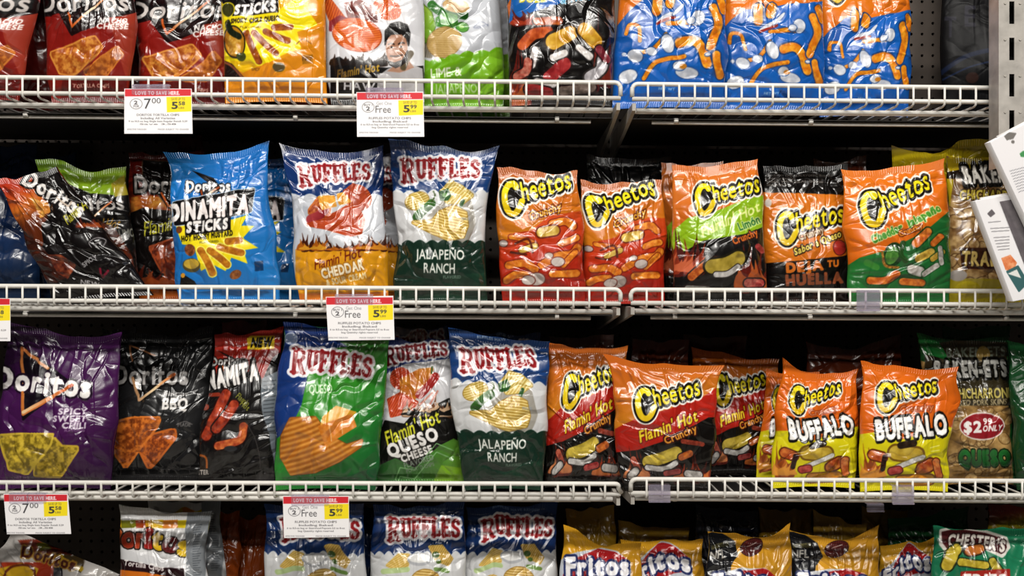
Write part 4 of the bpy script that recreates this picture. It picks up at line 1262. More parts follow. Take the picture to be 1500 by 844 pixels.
@design('bakqueso', 2.91, 1100, 450)
def _(a):
    a.fill(pork(0x94703c, 0xcca668))
    a.poly([(640, 60), (1200, 60), (1200, 240), (760, 240), (640, 200)], lin(700, 100, 1000, 200, 0x23803a, 0x1a4a26, 0x1c6030))
    a.poly([(740, 165), (870, 140), (1100, 150), (1100, 420), (850, 420), (740, 260)], 0x4a4028)
    a.poly([(1092, 190), (1200, 190), (1200, 850), (1125, 850), (1100, 420)], 0x1f7a36); a.poly([(690, 110), (800, 150), (850, 230), (740, 200)], 0x2a9444)
    for i in range(40):
        R = random.Random(i + 9); x = R.uniform(850, 1110); y = R.uniform(440, 740)
        a.el(x, y, R.uniform(14, 34), R.uniform(10, 24), mottle(0xa88048, 0xd8ba82, 14), R.uniform(0, 180), out=((3, 0x7c5a30),))
    a.tx('BAKEN-ETS', 835, 215, 40, 0x8a9484, w=250, ang=-2, b=.03); a.el(990, 200, 28, 34, 0xb89a50)
    a.tx('BAKEN-ETS', 790, 298, 66, 0xe2e2dc, w=300, ang=-1, b=.06, sh=-.1, out=((9, 0x16140e),), tg=LOGO)
    a.tx('CHICHARRONES', 862, 390, 42, 0xe0d070, w=262, ang=-1, b=.03, tg=FLAVOR).tx('FRIED PORK SKINS', 872, 422, 24, 0xc8b890, w=215, ang=-2, b=.03, tg=FLAVOR)
    a.el(983, 508, 94, 54, 0xb32430, out=((6, 0xe4d8d0),), tg=FLAVOR)
    a.tx('$2', 905, 535, 46, W_, w=72, b=.05, ang=-2, tg=FLAVOR).tx('99', 990, 500, 26, W_, w=36, b=.04, tg=FLAVOR).tx('ONLY', 985, 530, 24, W_, w=84, b=.05, ang=-3, sh=.2, tg=FLAVOR)
    a.tx('QUESO', 895, 672, 58, lin(890, 610, 890, 680, 0x2c8a3c, 0x1a5a26), w=205, b=.08, out=((6, 0x1a3a18), (0, 0x8ab070)), tg=FLAVOR)


@design('taco', 3.75, 0, 690)
def _(a):
    a.fill(0xd9d9da)
    a.poly([(660, 425), (880, 480), (1005, 535), (1010, 900), (640, 900), (640, 435)], 0xd0d0d2)
    a.poly([(640, 480), (760, 505), (880, 535), (1010, 535), (1020, 1100), (640, 1100)], 0x35131a); a.poly([(640, 540), (800, 560), (900, 580), (900, 1100), (640, 1100)], 0xe07a1c)
    cols = (0xd2622a, 0xb03a20, 0xc84a24, 0xc02a24, 0xe0b81c, 0x7a2024, 0xe2c02a)
    x = 585
    for ch, wd, y, c, k in zip('Doritos', (85, 78, 52, 36, 62, 80, 70), (410, 412, 418, 420, 425, 440, 460), cols, (0xe0b81c, 0x8a8a1c, 0xb84a1c, 0xd8a01c, 0xe0b81c, 0xe0881c, 0xe0c81c)):
        a.poly([(x, 275), (x + wd - 4, 272), (x + wd - 4, 310), (x, 312)], k, r=3, tg=LOGO)
        a.tx(ch, x, y, 110, c, w=wd - 10, ang=6, b=.05, out=((8, 0x2a1a14), (0, 0xf0e6d8)), tg=LOGO)
        x += wd
    a.tx('Tortilla Chips', 680, 518, 30, W_, w=215, ang=9, b=.03, tg=FLAVOR)
    a.poly([(1035, 200), (1200, 200), (1160, 330), (1125, 600), (1130, 1100), (1012, 1100), (1020, 520), (1015, 330)], 0x8f9499)
    for i in range(26): a.st([(1060, 300 + i * 13), (1108 - (i * 7) % 20, 296 + i * 13)], 4, 0x5a5f66)


@design('ruforig', 3.409, 380, 690)
def _(a):
    a.fill(0xd0d1d2)
    blue_top(a, 480, 1100, -100, 420, 13, 20, 0x1c3f7c)
    a.tx('RUFFLES HAVE RIDGES!', 700, 198, 12, 0x8a9cb8, w=230)
    slab_logo(a, 640, 340, 1005, 335, 92, arch=.12)
    a.poly([(640, 470), (700, 415), (745, 420), (740, 470), (690, 490)], ridged(0xc8a048, 0xe4cc7c, 60, 10), r=8).poly([(850, 380), (910, 375), (960, 440), (940, 470), (880, 440)], ridged(0xb8903c, 0xd8bc6c, 30, 10), r=8)
    a.st([(620, 500), (740, 490)], 26, 0xb8cc94).el(880, 420, 18, 16, 0x4a6a2c).el(895, 452, 13, 12, 0x5a7a34); a.el(800, 440, 60, 34, 0xb4b6ba).el(800, 436, 52, 22, 0xe0e0de)
    a.el(830, 560, 75, 68, ridged(0xb08630, 0xf0d692, 95, 14), out=((4, 0xb08a40),)); a.st([(880, 490), (940, 500)], 20, 0x7a9c50).el(690, 590, 60, 50, ridged(0xcaa24a, 0xecd08a, 60, 11))
    a.poly([(500, 760), (1100, 760), (1100, 1200), (500, 1200)], 0x1c3f7c); a.tx('ORIGINAL', 650, 850, 50, W_, w=330, b=.04, tg=FLAVOR)


@design('fritos', 4.167, 790, 690)
def _(a):
    a.fill(lin(150, 340, 560, 560, 0xdba526, 0xe0aa28, 0xc99420))
    a.poly([(130, 560), (180, 520), (280, 500), (380, 480), (470, 500), (545, 560), (545, 700), (130, 700)], 0xc4c8d0, r=12, tg=LOGO)
    a.poly([(150, 640), (190, 560), (270, 520), (360, 480), (460, 500), (530, 540), (540, 620), (300, 720)], 0xc41e24, r=6, tg=LOGO)
    a.tx('Fritos', 170, 640, 110, 0xeceaec, w=370, ang=-1, b=.06, out=((14, 0x2a3a7c), (4, 0x2a3a7c)), tg=LOGO)
    a.poly([(130, 720), (560, 700), (560, 1200), (130, 1200)], mottle(0xd09a20, 0xe8b840, 60)); a.tx('CORN CHIPS', 190, 760, 50, 0xb01c20, w=320, b=.05, tg=FLAVOR)


@design('fritosnfl', 3.75, 1100, 690)
def _(a):
    a.fill(lin(200, 330, 680, 560, 0xd9a02a, 0xe0a62c, 0xc48f22))
    a.poly([(190, 340), (270, 340), (360, 400), (385, 470), (350, 520), (330, 700), (180, 700)], 0x1c1d26, r=6)
    a.tx('NFL', 226, 478, 44, 0xd0ccc4, w=88, ang=-2, b=.03, tg=FLAVOR); a.poly([(225, 400), (330, 395), (335, 420), (230, 424)], mottle(0x3a3828, 0x8a8254, 10))
    a.el(470, 428, 66, 42, mottle(0x5a1c1c, 0x86302c, 20), -18, out=((4, 0x3a1414),)); a.st([(440, 425), (500, 405)], 4, 0xd8d0c8)
    a.poly([(215, 600), (280, 570), (420, 545), (540, 545), (650, 590), (650, 720), (200, 720)], 0xcfd0d4, r=8, tg=LOGO); a.poly([(420, 560), (530, 545), (620, 570), (630, 640), (380, 650), (300, 620)], 0xc41e24, r=6, tg=LOGO)
    a.tx('Fritos', 260, 650, 90, 0xeceaec, w=370, ang=-1, b=.06, out=((12, 0x2a3a7c),), tg=LOGO)
    a.poly([(190, 680), (700, 680), (700, 1150), (190, 1150)], mottle(0xd09a20, 0xe8b840, 60)); a.tx('CORN CHIPS', 280, 740, 46, 0xb01c20, w=300, b=.05)


@design('chesters', 3.75, 1100, 690)
def _(a):
    a.fill(lin(1000, 300, 1500, 560, 0x1c7a56, 0x1e8a60, 0x279468))
    a.poly([(1045, 330), (1130, 310), (1290, 335), (1400, 370), (1415, 420), (1385, 470), (1280, 420), (1150, 390), (1075, 440), (1040, 400)], 0xe0dcd4, r=10, tg=LOGO)
    a.poly([(1052, 338), (1130, 320), (1290, 345), (1392, 378), (1402, 420), (1380, 455), (1280, 408), (1150, 378), (1080, 425), (1050, 390)], 0x6a1f24, r=4, tg=LOGO)
    a.tx("CHESTER'S", 1082, 415, 64, 0xe8e2da, w=310, ang=6, b=.055, arch=14, out=((5, 0x3a1014),), tg=LOGO)
    stick(a, [(1080, 520), (1110, 450), (1130, 430)], 60, 0xb8a02c, 0xdcc84c, 0x2a3a1c); stick(a, [(1200, 440), (1260, 430)], 50, 0xb8641c, 0xe09040, 0x3a2412); stick(a, [(1330, 500), (1370, 560)], 44, 0xa8982c, 0xd8c44c, 0x2a3a1c)
    a.poly([(1160, 560), (1420, 545), (1420, 640), (1160, 650)], 0xc03024, r=6); a.tx("FRIES", 1180, 630, 60, W_, w=220, b=.05, tg=FLAVOR); stick(a, [(1150, 500), (1290, 520)], 40, 0xb8a02c, 0xdcc84c, 0x2a3a1c)


@design('redyellow', 3.75, 1100, 690)
def _(a): a.fill(lin(1400, 150, 1440, 360, 0x8a1c14, 0x9c2a18, 0xb8a824, 0x8c8c24))


@design('laying', 3.75, 0, 690)
def _(a):
    a.fill(0xb8b4b0)
    a.poly([(100, 380), (260, 370), (420, 440), (330, 510), (200, 500)], mottle(0x6a1c18, 0xa84a24, 30)); a.poly([(200, 400), (260, 390), (280, 430), (220, 440)], 0x7a7a20)
    a.poly([(300, 450), (470, 470), (450, 560), (330, 520)], 0x4a3a20); a.st([(330, 470), (400, 520), (450, 540)], 24, 0xb89a20)
    a.poly([(0, 500), (300, 505), (330, 620), (0, 640)], 0xb03a1c); a.poly([(0, 540), (120, 510), (205, 540), (190, 640), (0, 640)], 0xc8a020, r=5); a.st([(20, 600), (60, 530), (160, 520), (200, 580)], 14, 0x7a3418)
    a.poly([(300, 490), (345, 500), (350, 620), (305, 620)], 0x1c1a2a)
    a.tx('Doritos', 120, 470, 60, 0x5a2014, w=300, ang=14, b=.05, out=((6, 0xb08a30),), tg=LOGO)


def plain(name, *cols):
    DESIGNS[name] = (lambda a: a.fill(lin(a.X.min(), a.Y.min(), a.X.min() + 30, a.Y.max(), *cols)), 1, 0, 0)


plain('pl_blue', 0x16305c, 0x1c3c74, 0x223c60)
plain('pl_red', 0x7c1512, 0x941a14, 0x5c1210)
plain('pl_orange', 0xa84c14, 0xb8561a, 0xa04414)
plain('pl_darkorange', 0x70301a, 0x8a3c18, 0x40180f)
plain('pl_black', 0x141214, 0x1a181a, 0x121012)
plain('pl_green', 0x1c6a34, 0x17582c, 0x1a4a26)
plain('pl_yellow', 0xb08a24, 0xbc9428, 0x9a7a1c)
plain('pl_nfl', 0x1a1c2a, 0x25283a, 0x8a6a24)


@design('flamtilt', 3.333, 0, 190)
def _(a):
    a.fill(0x171011)
    a.poly([(-60, 170), (130, 190), (215, 330), (230, 400), (190, 470), (195, 560), (100, 520), (-60, 420)], lin(0, 210, 160, 460, 0xd63a20, 0xc8401c, 0xd8782a, 0x7a3414), r=8)
    a.poly([(150, 330), (230, 360), (240, 400), (190, 430)], mottle(0xc87828, 0xe8b860, 22))
    a.poly([(-60, 380), (60, 440), (190, 560), (330, 720), (250, 760), (-40, 520)], mottle(0x3a1812, 0x6a2c18, 30))
    a.tx('Doritos', 108, 262, 74, 0xe0dcd8, w=330, ang=31, b=.04, out=((9, K_),), tg=LOGO)
    a.st([(345, 350), (330, 372), (270, 330)], 8, 0xc8b8a8)
    a.tx("Flamin' Hot", 322, 462, 44, 0xc9c43a, w=170, ang=-36, b=.02, sh=.2, tg=FLAVOR)
    a.poly([(225, 610), (300, 610), (370, 660), (330, 730), (280, 700)], mottle(0x5a1c14, 0xb4603a, 20))
    a.st([(450, 575), (440, 550), (480, 530), (520, 540), (510, 570)], 4, 0xb0aeb0).st([(470, 560), (500, 548)], 4, 0xb0aeb0)
    a.tx('SPICY', 410, 672, 22, 0xb0aeb0, w=80, ang=-35); a.st([(490, 680), (500, 720), (530, 690)], 12, 0x9c1c3c); a.tx('NEW', 390, 755, 24, 0xc8c6c8, w=90, ang=8)
    flames(a, 380, 560, 470, 50, 5, (0x7a2a14, 0xb0501c), 3)


# ------------------------------------------------------------------ bags, shelf by shelf (corner pixels: TL, TR, BR, BL)
G1, G2, G3, G4 = 'bags on the top shelf', 'bags on the second shelf', 'bags on the third shelf', 'bags on the lowest shelf'
CB = 'bag of chips'; SB = 'bag of snacks'
# top shelf
bag('nacho', 1, (-85, -120, 76, -105, 28, 150, -118, 145), .055, 'red tortilla chip bag leaning left, cut off by the top left corner of the photo', group=G1, lean=.03)
bag('nacho', 1, (58, -115, 207, -112, 188, 150, 76, 150), .06, 'red nacho cheese tortilla chip bag, second from the left on the top shelf', group=G1, ref=True, right=[(0, 0), (.5, 0), (1, 0)])
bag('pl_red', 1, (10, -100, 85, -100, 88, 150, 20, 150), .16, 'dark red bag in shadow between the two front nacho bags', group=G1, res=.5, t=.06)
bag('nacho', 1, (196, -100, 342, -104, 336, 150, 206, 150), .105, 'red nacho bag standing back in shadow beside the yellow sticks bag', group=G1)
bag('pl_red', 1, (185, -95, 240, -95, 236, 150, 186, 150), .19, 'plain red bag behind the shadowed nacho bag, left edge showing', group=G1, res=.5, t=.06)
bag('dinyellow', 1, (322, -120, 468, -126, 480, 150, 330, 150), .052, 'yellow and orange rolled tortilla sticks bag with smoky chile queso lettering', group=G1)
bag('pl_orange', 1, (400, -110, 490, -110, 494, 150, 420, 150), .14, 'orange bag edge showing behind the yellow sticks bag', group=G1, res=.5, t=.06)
bag('ruffman', 1, (468, -112, 612, -108, 621, 152, 486, 152), .056, 'white and black ridged chip bag with a printed bearded man', group=G1, amp=.45)
bag('lime', 1, (606, -105, 726, -105, 738, 155, 614, 155), .056, 'white and bright green ridged chip bag with lime slice and jalapeño', group=G1, yaw=.01)
bag('lime', 1, (630, -95, 748, -100, 748, 155, 640, 155), .14, 'green and white chip bag mostly hidden behind the lime and jalapeño bag', group=G1, res=.6, t=.06)
bag('flamblack', 1, (742, -108, 902, -102, 894, 158, 748, 158), .056, 'black and blue crunchy corn snack bag left of the blue puff bags', cat=SB, group=G1)
BL = [(0, 0), (.5, -2), (1, 0)]
bag('puffs', 1, (908, -110, 1064, -112, 1060, 152, 896, 152), .056, 'blue cheese puff bag standing over the gap between the two top shelves', cat=SB, group=G1, left=[(0, 0), (.4, 4), (1, 0)])
bag('puffs', 1, (1062, -88, 1206, -90, 1203, 154, 1054, 154), .062, 'blue cheese puff bag in the middle of the three', cat=SB, group=G1)
bag('puffs', 1, (1204, -70, 1332, -74, 1329, 155, 1200, 155), .072, 'blue cheese puff bag beside the bare pegboard', cat=SB, group=G1)
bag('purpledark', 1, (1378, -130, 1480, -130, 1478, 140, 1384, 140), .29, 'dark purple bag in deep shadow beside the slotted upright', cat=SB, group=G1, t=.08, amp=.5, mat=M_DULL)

# second shelf
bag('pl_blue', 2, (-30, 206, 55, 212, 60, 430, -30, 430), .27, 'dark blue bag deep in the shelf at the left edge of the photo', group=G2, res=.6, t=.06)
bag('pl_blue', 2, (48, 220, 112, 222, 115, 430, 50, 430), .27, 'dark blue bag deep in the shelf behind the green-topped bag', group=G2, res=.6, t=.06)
bag('limon', 2, (52, 234, 186, 244, 204, 420, 76, 420), .125, 'green-topped black tortilla chip bag behind the slumped bag', group=G2, t=.06, top=[(0, 0), (.3, -6), (.6, 5), (1, 0)])
bag('flamtilt', 2, (-8, 262, 84, 244, 226, 414, 88, 426), .05, 'slumped red and black tortilla chip bag leaning left on the second shelf', group=G2, t=.06, lean=.02, amp=1.4)
bag('flamdor', 2, (188, 224, 300, 222, 308, 430, 196, 430), .125, 'red and black spicy tortilla chip bag half hidden behind the blue sticks bag', group=G2, t=.06)
bag('pl_red', 2, (262, 200, 296, 199, 340, 430, 240, 430), .25, 'dark red bag corner poking up behind the blue sticks bag', group=G2, res=.6, t=.06)
bag('dinblue', 2, (238, 222, 396, 206, 410, 440, 262, 440), .05, 'bright blue rolled tortilla sticks bag with yellow burst, front of the second shelf', group=G2, top=[(0, 0), (.4, 5), (.7, 8), (1, 0)], lean=.03, left=[(0, 0), (.4, 3), (.85, 7), (1, 0)], right=[(0, 0), (.4, -2), (.7, -8), (1, 0)])
bag('dinblue', 2, (300, 236, 420, 230, 445, 430, 318, 430), .135, 'blue sticks bag in shadow behind the bright blue one', group=G2, t=.06, res=.7)
bag('cheddar', 2, (408, 209, 562, 212, 570, 440, 440, 440), .052, 'ridged chip bag with blue top, white middle and orange cheddar sour cream bottom', group=G2, left=[(0, 0), (.35, 3), (.6, 11), (.8, 6), (1, 0)], right=[(0, 0), (.6, -3), (1, 0)], top=[(0, 0), (.3, 7), (.7, 7), (1, 0)])
bag('cheddar', 2, (480, 228, 590, 224, 590, 430, 486, 430), .14, 'ridged chip bag squeezed behind the cheddar and jalapeño ranch bags', group=G2, t=.06, res=.7)
bag('jalap', 2, (568, 203, 733, 213, 714, 440, 578, 440), .052, 'jalapeño ranch ridged chip bag with dark green bottom on the second shelf', group=G2, top=[(0, 0), (.5, 1), (.75, 6), (1, 0)], left=[(0, 0), (.4, 11), (.6, 3), (1, 0)], right=[(0, 0), (.3, -8), (.58, -15), (.8, -10), (1, 0)])
bag('crunchy', 2, (727, 245, 846, 250, 857, 440, 737, 440), .056, 'orange crunchy cheese snack bag beside the jalapeño ranch bag on the second shelf', cat=SB, group=G2)
bag('crunchy', 2, (850, 263, 970, 264, 974, 440, 858, 440), .06, 'orange crunchy cheese snack bag over the gap in the second shelf', cat=SB, group=G2)
bag('pl_black', 2, (858, 226, 985, 230, 985, 430, 865, 430), .17, 'black bag top in shadow behind the second orange crunchy bag', cat=SB, group=G2, res=.6, t=.06)
bag('limecrunch', 2, (968, 238, 1060, 236, 1080, 430, 976, 430), .135, 'orange bag edge just left behind the lime green banded bag', cat=SB, group=G2, res=.7, t=.06)
bag('limecrunch', 2, (984, 243, 1110, 233, 1126, 442, 986, 442), .054, 'orange and black snack bag with lime green band', cat=SB, group=G2, ref=True, top=[(0, 0), (.15, 0), (.4, 6), (.75, 2), (1, 0)])
bag('deja', 2, (1117, 243, 1242, 240, 1247, 444, 1124, 444), .056, 'black and orange snack bag with a black top and white small print', cat=SB, group=G2)
bag('pl_darkorange', 2, (1190, 232, 1270, 226, 1270, 430, 1190, 430), .16, 'dark orange bag behind the black-topped bag', cat=SB, group=G2, res=.6, t=.06)
bag('chedjal', 2, (1231, 248, 1384, 231, 1390, 444, 1246, 444), .052, 'orange and green cheddar jalapeño snack bag leaning on the second shelf', cat=SB, group=G2, top=[(0, 0), (.15, 4), (.6, 2), (1, 0)])
bag('yellowplain', 2, (1305, 212, 1462, 204, 1455, 430, 1320, 430), .13, 'yellow-topped bag flopping over behind the orange and green bag', cat=SB, group=G2, t=.05, lean=-.11, amp=2, top=[(0, 0), (.2, 6), (.4, 14), (.62, -4), (1, 0)])
bag('baktrad', 2, (1386, 228, 1500, 226, 1502, 446, 1390, 446), .075, 'clear yellow-edged pork rind bag behind the hanging cartons', cat=SB, group=G2)

# third shelf
bag('spicy', 3, (8, 470, 180, 486, 162, 712, 0, 712), .056, 'purple spicy sweet chili tortilla chip bag', group=G3, top=[(0, 0), (.3, 3), (.7, 8), (1, 0)], left=[(0, 0), (.5, 0), (.85, 4), (1, 0)])
bag('bbq', 3, (168, 490, 314, 478, 296, 712, 164, 712), .058, 'black barbecue tortilla chip bag', group=G3, top=[(0, 0), (.3, -4), (.6, 4), (1, 0)])
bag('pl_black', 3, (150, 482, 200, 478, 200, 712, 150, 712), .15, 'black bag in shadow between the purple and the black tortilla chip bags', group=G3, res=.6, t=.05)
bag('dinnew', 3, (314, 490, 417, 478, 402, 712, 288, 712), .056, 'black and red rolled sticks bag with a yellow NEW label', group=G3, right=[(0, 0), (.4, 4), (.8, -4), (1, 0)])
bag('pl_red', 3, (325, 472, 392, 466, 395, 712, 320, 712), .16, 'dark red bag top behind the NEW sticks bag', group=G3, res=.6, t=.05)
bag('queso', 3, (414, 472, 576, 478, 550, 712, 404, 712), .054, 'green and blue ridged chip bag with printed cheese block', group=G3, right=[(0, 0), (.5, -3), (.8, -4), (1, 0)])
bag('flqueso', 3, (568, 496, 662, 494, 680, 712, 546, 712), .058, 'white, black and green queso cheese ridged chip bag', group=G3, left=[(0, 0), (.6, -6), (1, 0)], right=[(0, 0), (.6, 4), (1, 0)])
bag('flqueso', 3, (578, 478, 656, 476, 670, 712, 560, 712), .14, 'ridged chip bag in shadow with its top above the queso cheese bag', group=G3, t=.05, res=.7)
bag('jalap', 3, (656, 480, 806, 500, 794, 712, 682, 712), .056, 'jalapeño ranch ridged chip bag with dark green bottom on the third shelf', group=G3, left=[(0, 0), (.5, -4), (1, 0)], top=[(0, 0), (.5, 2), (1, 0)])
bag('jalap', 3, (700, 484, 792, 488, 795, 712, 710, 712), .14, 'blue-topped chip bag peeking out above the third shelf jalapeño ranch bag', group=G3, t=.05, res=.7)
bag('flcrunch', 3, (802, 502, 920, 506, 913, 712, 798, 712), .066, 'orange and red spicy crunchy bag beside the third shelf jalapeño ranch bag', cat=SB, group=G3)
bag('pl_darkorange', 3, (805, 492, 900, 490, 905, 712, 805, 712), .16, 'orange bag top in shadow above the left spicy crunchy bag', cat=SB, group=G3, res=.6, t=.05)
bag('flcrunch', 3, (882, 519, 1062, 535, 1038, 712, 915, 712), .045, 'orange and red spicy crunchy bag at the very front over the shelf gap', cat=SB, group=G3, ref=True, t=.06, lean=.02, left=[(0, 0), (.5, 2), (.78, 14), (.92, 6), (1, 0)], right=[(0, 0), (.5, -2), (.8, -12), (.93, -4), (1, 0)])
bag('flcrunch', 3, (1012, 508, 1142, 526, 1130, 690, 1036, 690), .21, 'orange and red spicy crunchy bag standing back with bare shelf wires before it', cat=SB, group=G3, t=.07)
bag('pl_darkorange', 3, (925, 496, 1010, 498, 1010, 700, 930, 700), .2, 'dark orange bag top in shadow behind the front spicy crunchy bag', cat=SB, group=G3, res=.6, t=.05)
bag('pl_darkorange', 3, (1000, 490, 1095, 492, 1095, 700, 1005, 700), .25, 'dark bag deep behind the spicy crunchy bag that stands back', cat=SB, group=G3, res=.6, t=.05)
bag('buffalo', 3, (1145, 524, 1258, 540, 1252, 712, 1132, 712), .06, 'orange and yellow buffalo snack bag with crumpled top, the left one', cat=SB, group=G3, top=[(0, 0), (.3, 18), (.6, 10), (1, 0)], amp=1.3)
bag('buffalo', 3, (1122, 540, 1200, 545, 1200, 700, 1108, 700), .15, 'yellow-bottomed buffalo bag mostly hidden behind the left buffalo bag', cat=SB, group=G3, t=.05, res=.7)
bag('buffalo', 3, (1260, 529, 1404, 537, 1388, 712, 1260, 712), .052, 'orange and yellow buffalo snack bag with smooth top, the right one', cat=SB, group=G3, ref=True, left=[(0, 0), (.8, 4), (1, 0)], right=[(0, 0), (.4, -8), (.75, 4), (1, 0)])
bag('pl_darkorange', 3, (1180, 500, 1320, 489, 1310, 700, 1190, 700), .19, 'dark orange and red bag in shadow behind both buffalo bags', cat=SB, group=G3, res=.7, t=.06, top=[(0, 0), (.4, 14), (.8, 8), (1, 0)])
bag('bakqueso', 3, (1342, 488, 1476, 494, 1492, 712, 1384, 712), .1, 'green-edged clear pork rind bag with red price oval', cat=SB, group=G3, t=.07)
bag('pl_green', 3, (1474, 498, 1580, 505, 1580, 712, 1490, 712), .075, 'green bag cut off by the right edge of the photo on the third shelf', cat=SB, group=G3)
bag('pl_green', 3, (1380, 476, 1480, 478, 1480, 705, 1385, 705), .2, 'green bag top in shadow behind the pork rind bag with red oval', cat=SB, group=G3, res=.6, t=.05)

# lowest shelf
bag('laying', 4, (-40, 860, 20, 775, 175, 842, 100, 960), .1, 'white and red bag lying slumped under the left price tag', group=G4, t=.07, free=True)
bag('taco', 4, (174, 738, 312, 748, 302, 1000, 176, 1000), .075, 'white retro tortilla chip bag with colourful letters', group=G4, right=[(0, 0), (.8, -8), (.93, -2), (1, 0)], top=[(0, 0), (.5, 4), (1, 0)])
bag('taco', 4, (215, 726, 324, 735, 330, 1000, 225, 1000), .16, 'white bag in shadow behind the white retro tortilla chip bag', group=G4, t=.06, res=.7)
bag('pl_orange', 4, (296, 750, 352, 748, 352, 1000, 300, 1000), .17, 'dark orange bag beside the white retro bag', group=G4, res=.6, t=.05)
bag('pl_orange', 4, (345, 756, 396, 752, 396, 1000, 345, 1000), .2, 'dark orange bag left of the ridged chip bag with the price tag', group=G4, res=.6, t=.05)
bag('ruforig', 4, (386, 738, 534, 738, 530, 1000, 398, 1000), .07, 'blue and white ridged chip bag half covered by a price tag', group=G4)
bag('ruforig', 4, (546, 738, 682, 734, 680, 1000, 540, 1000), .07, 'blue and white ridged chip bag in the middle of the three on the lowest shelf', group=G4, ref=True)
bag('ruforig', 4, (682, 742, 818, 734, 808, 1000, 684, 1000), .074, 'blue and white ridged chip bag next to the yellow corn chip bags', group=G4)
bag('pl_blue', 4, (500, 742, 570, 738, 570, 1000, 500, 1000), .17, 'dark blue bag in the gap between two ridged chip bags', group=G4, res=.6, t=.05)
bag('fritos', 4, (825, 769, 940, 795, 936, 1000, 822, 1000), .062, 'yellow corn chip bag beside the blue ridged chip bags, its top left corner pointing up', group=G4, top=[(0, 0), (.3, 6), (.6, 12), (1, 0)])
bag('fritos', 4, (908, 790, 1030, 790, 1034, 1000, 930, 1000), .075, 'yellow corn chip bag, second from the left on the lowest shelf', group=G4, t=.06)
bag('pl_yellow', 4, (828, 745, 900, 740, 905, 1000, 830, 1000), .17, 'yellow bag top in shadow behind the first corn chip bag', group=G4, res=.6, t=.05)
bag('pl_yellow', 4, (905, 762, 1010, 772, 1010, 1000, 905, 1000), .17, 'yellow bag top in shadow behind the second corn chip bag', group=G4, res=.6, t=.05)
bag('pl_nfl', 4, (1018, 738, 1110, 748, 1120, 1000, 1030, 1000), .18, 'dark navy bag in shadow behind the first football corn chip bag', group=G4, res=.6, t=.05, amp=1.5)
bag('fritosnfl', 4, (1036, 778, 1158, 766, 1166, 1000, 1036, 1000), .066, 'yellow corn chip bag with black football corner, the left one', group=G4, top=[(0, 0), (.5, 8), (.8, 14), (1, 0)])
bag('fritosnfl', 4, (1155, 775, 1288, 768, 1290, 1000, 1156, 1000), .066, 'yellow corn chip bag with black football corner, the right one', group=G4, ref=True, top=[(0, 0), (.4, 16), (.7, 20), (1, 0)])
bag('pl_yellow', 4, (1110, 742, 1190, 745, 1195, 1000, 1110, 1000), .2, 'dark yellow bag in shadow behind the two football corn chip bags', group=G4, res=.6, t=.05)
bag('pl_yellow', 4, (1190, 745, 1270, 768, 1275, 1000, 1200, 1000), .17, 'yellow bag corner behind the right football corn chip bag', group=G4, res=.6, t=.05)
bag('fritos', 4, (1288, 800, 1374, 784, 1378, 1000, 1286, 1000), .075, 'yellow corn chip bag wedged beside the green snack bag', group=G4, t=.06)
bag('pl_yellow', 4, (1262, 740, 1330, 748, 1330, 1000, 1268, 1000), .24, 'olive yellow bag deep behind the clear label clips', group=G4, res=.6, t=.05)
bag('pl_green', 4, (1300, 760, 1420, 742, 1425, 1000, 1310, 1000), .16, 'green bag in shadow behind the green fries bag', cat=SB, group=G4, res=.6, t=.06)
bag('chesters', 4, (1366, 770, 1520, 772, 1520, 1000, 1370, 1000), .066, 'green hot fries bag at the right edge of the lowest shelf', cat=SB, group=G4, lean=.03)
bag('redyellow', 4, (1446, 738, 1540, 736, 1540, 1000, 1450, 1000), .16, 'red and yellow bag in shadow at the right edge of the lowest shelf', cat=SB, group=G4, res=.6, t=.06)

settle(SPECS)
for sp_ in SPECS:
    build_bag(sp_)


# ------------------------------------------------------------------ painted flat cards: price tags and cartons
def card(name, q, y, thick, fn, sc, ox, oy, m, parent=None, nu=120, nv=90, off=(0, 0, 0), ytop=0.0):
    """a rectangular card with a printed front; q = TL, TR, BR, BL pixels"""
    u = np.linspace(0, 1, nu)[None, :, None]; v = np.linspace(0, 1, nv)[:, None, None]
    A, B, D, E = P(q[0], q[1], y + ytop), P(q[2], q[3], y + ytop), P(q[4], q[5], y), P(q[6], q[7], y)
    W = (1 - u) * (1 - v) * E + u * (1 - v) * D + (1 - u) * v * A + u * v * B
    X, Y = project(W)
    a = Art((X - ox) * sc, (Y - oy) * sc, .8 * sc)
    fn(a)
    idx = np.arange(nu * nv).reshape(nv, nu)
    F = np.stack([idx[:-1, :-1], idx[:-1, 1:], idx[1:, 1:], idx[1:, :-1]], -1).reshape(-1, 4)
    V = W.reshape(-1, 3); c = s2l(np.clip(a.C, 0, 1)).reshape(-1, 3)
    b = V + np.array([0, thick, 0]); N = len(V)
    rim = np.concatenate([idx[0], idx[1:, -1], idx[-1, ::-1][1:], idx[::-1, 0][1:]])
    R = np.stack([rim[:-1], rim[:-1] + N, rim[1:] + N, rim[1:]], -1)
    back = np.array([[idx[0, 0] + N, idx[-1, 0] + N, idx[-1, -1] + N, idx[0, -1] + N]])
    V = np.concatenate([V, b]) - np.array(off); c = np.concatenate([c, c * 0 + .75])
    return mesh_obj(name, V, np.concatenate([F, R, back]).astype(np.int32), m, parent, col=c)


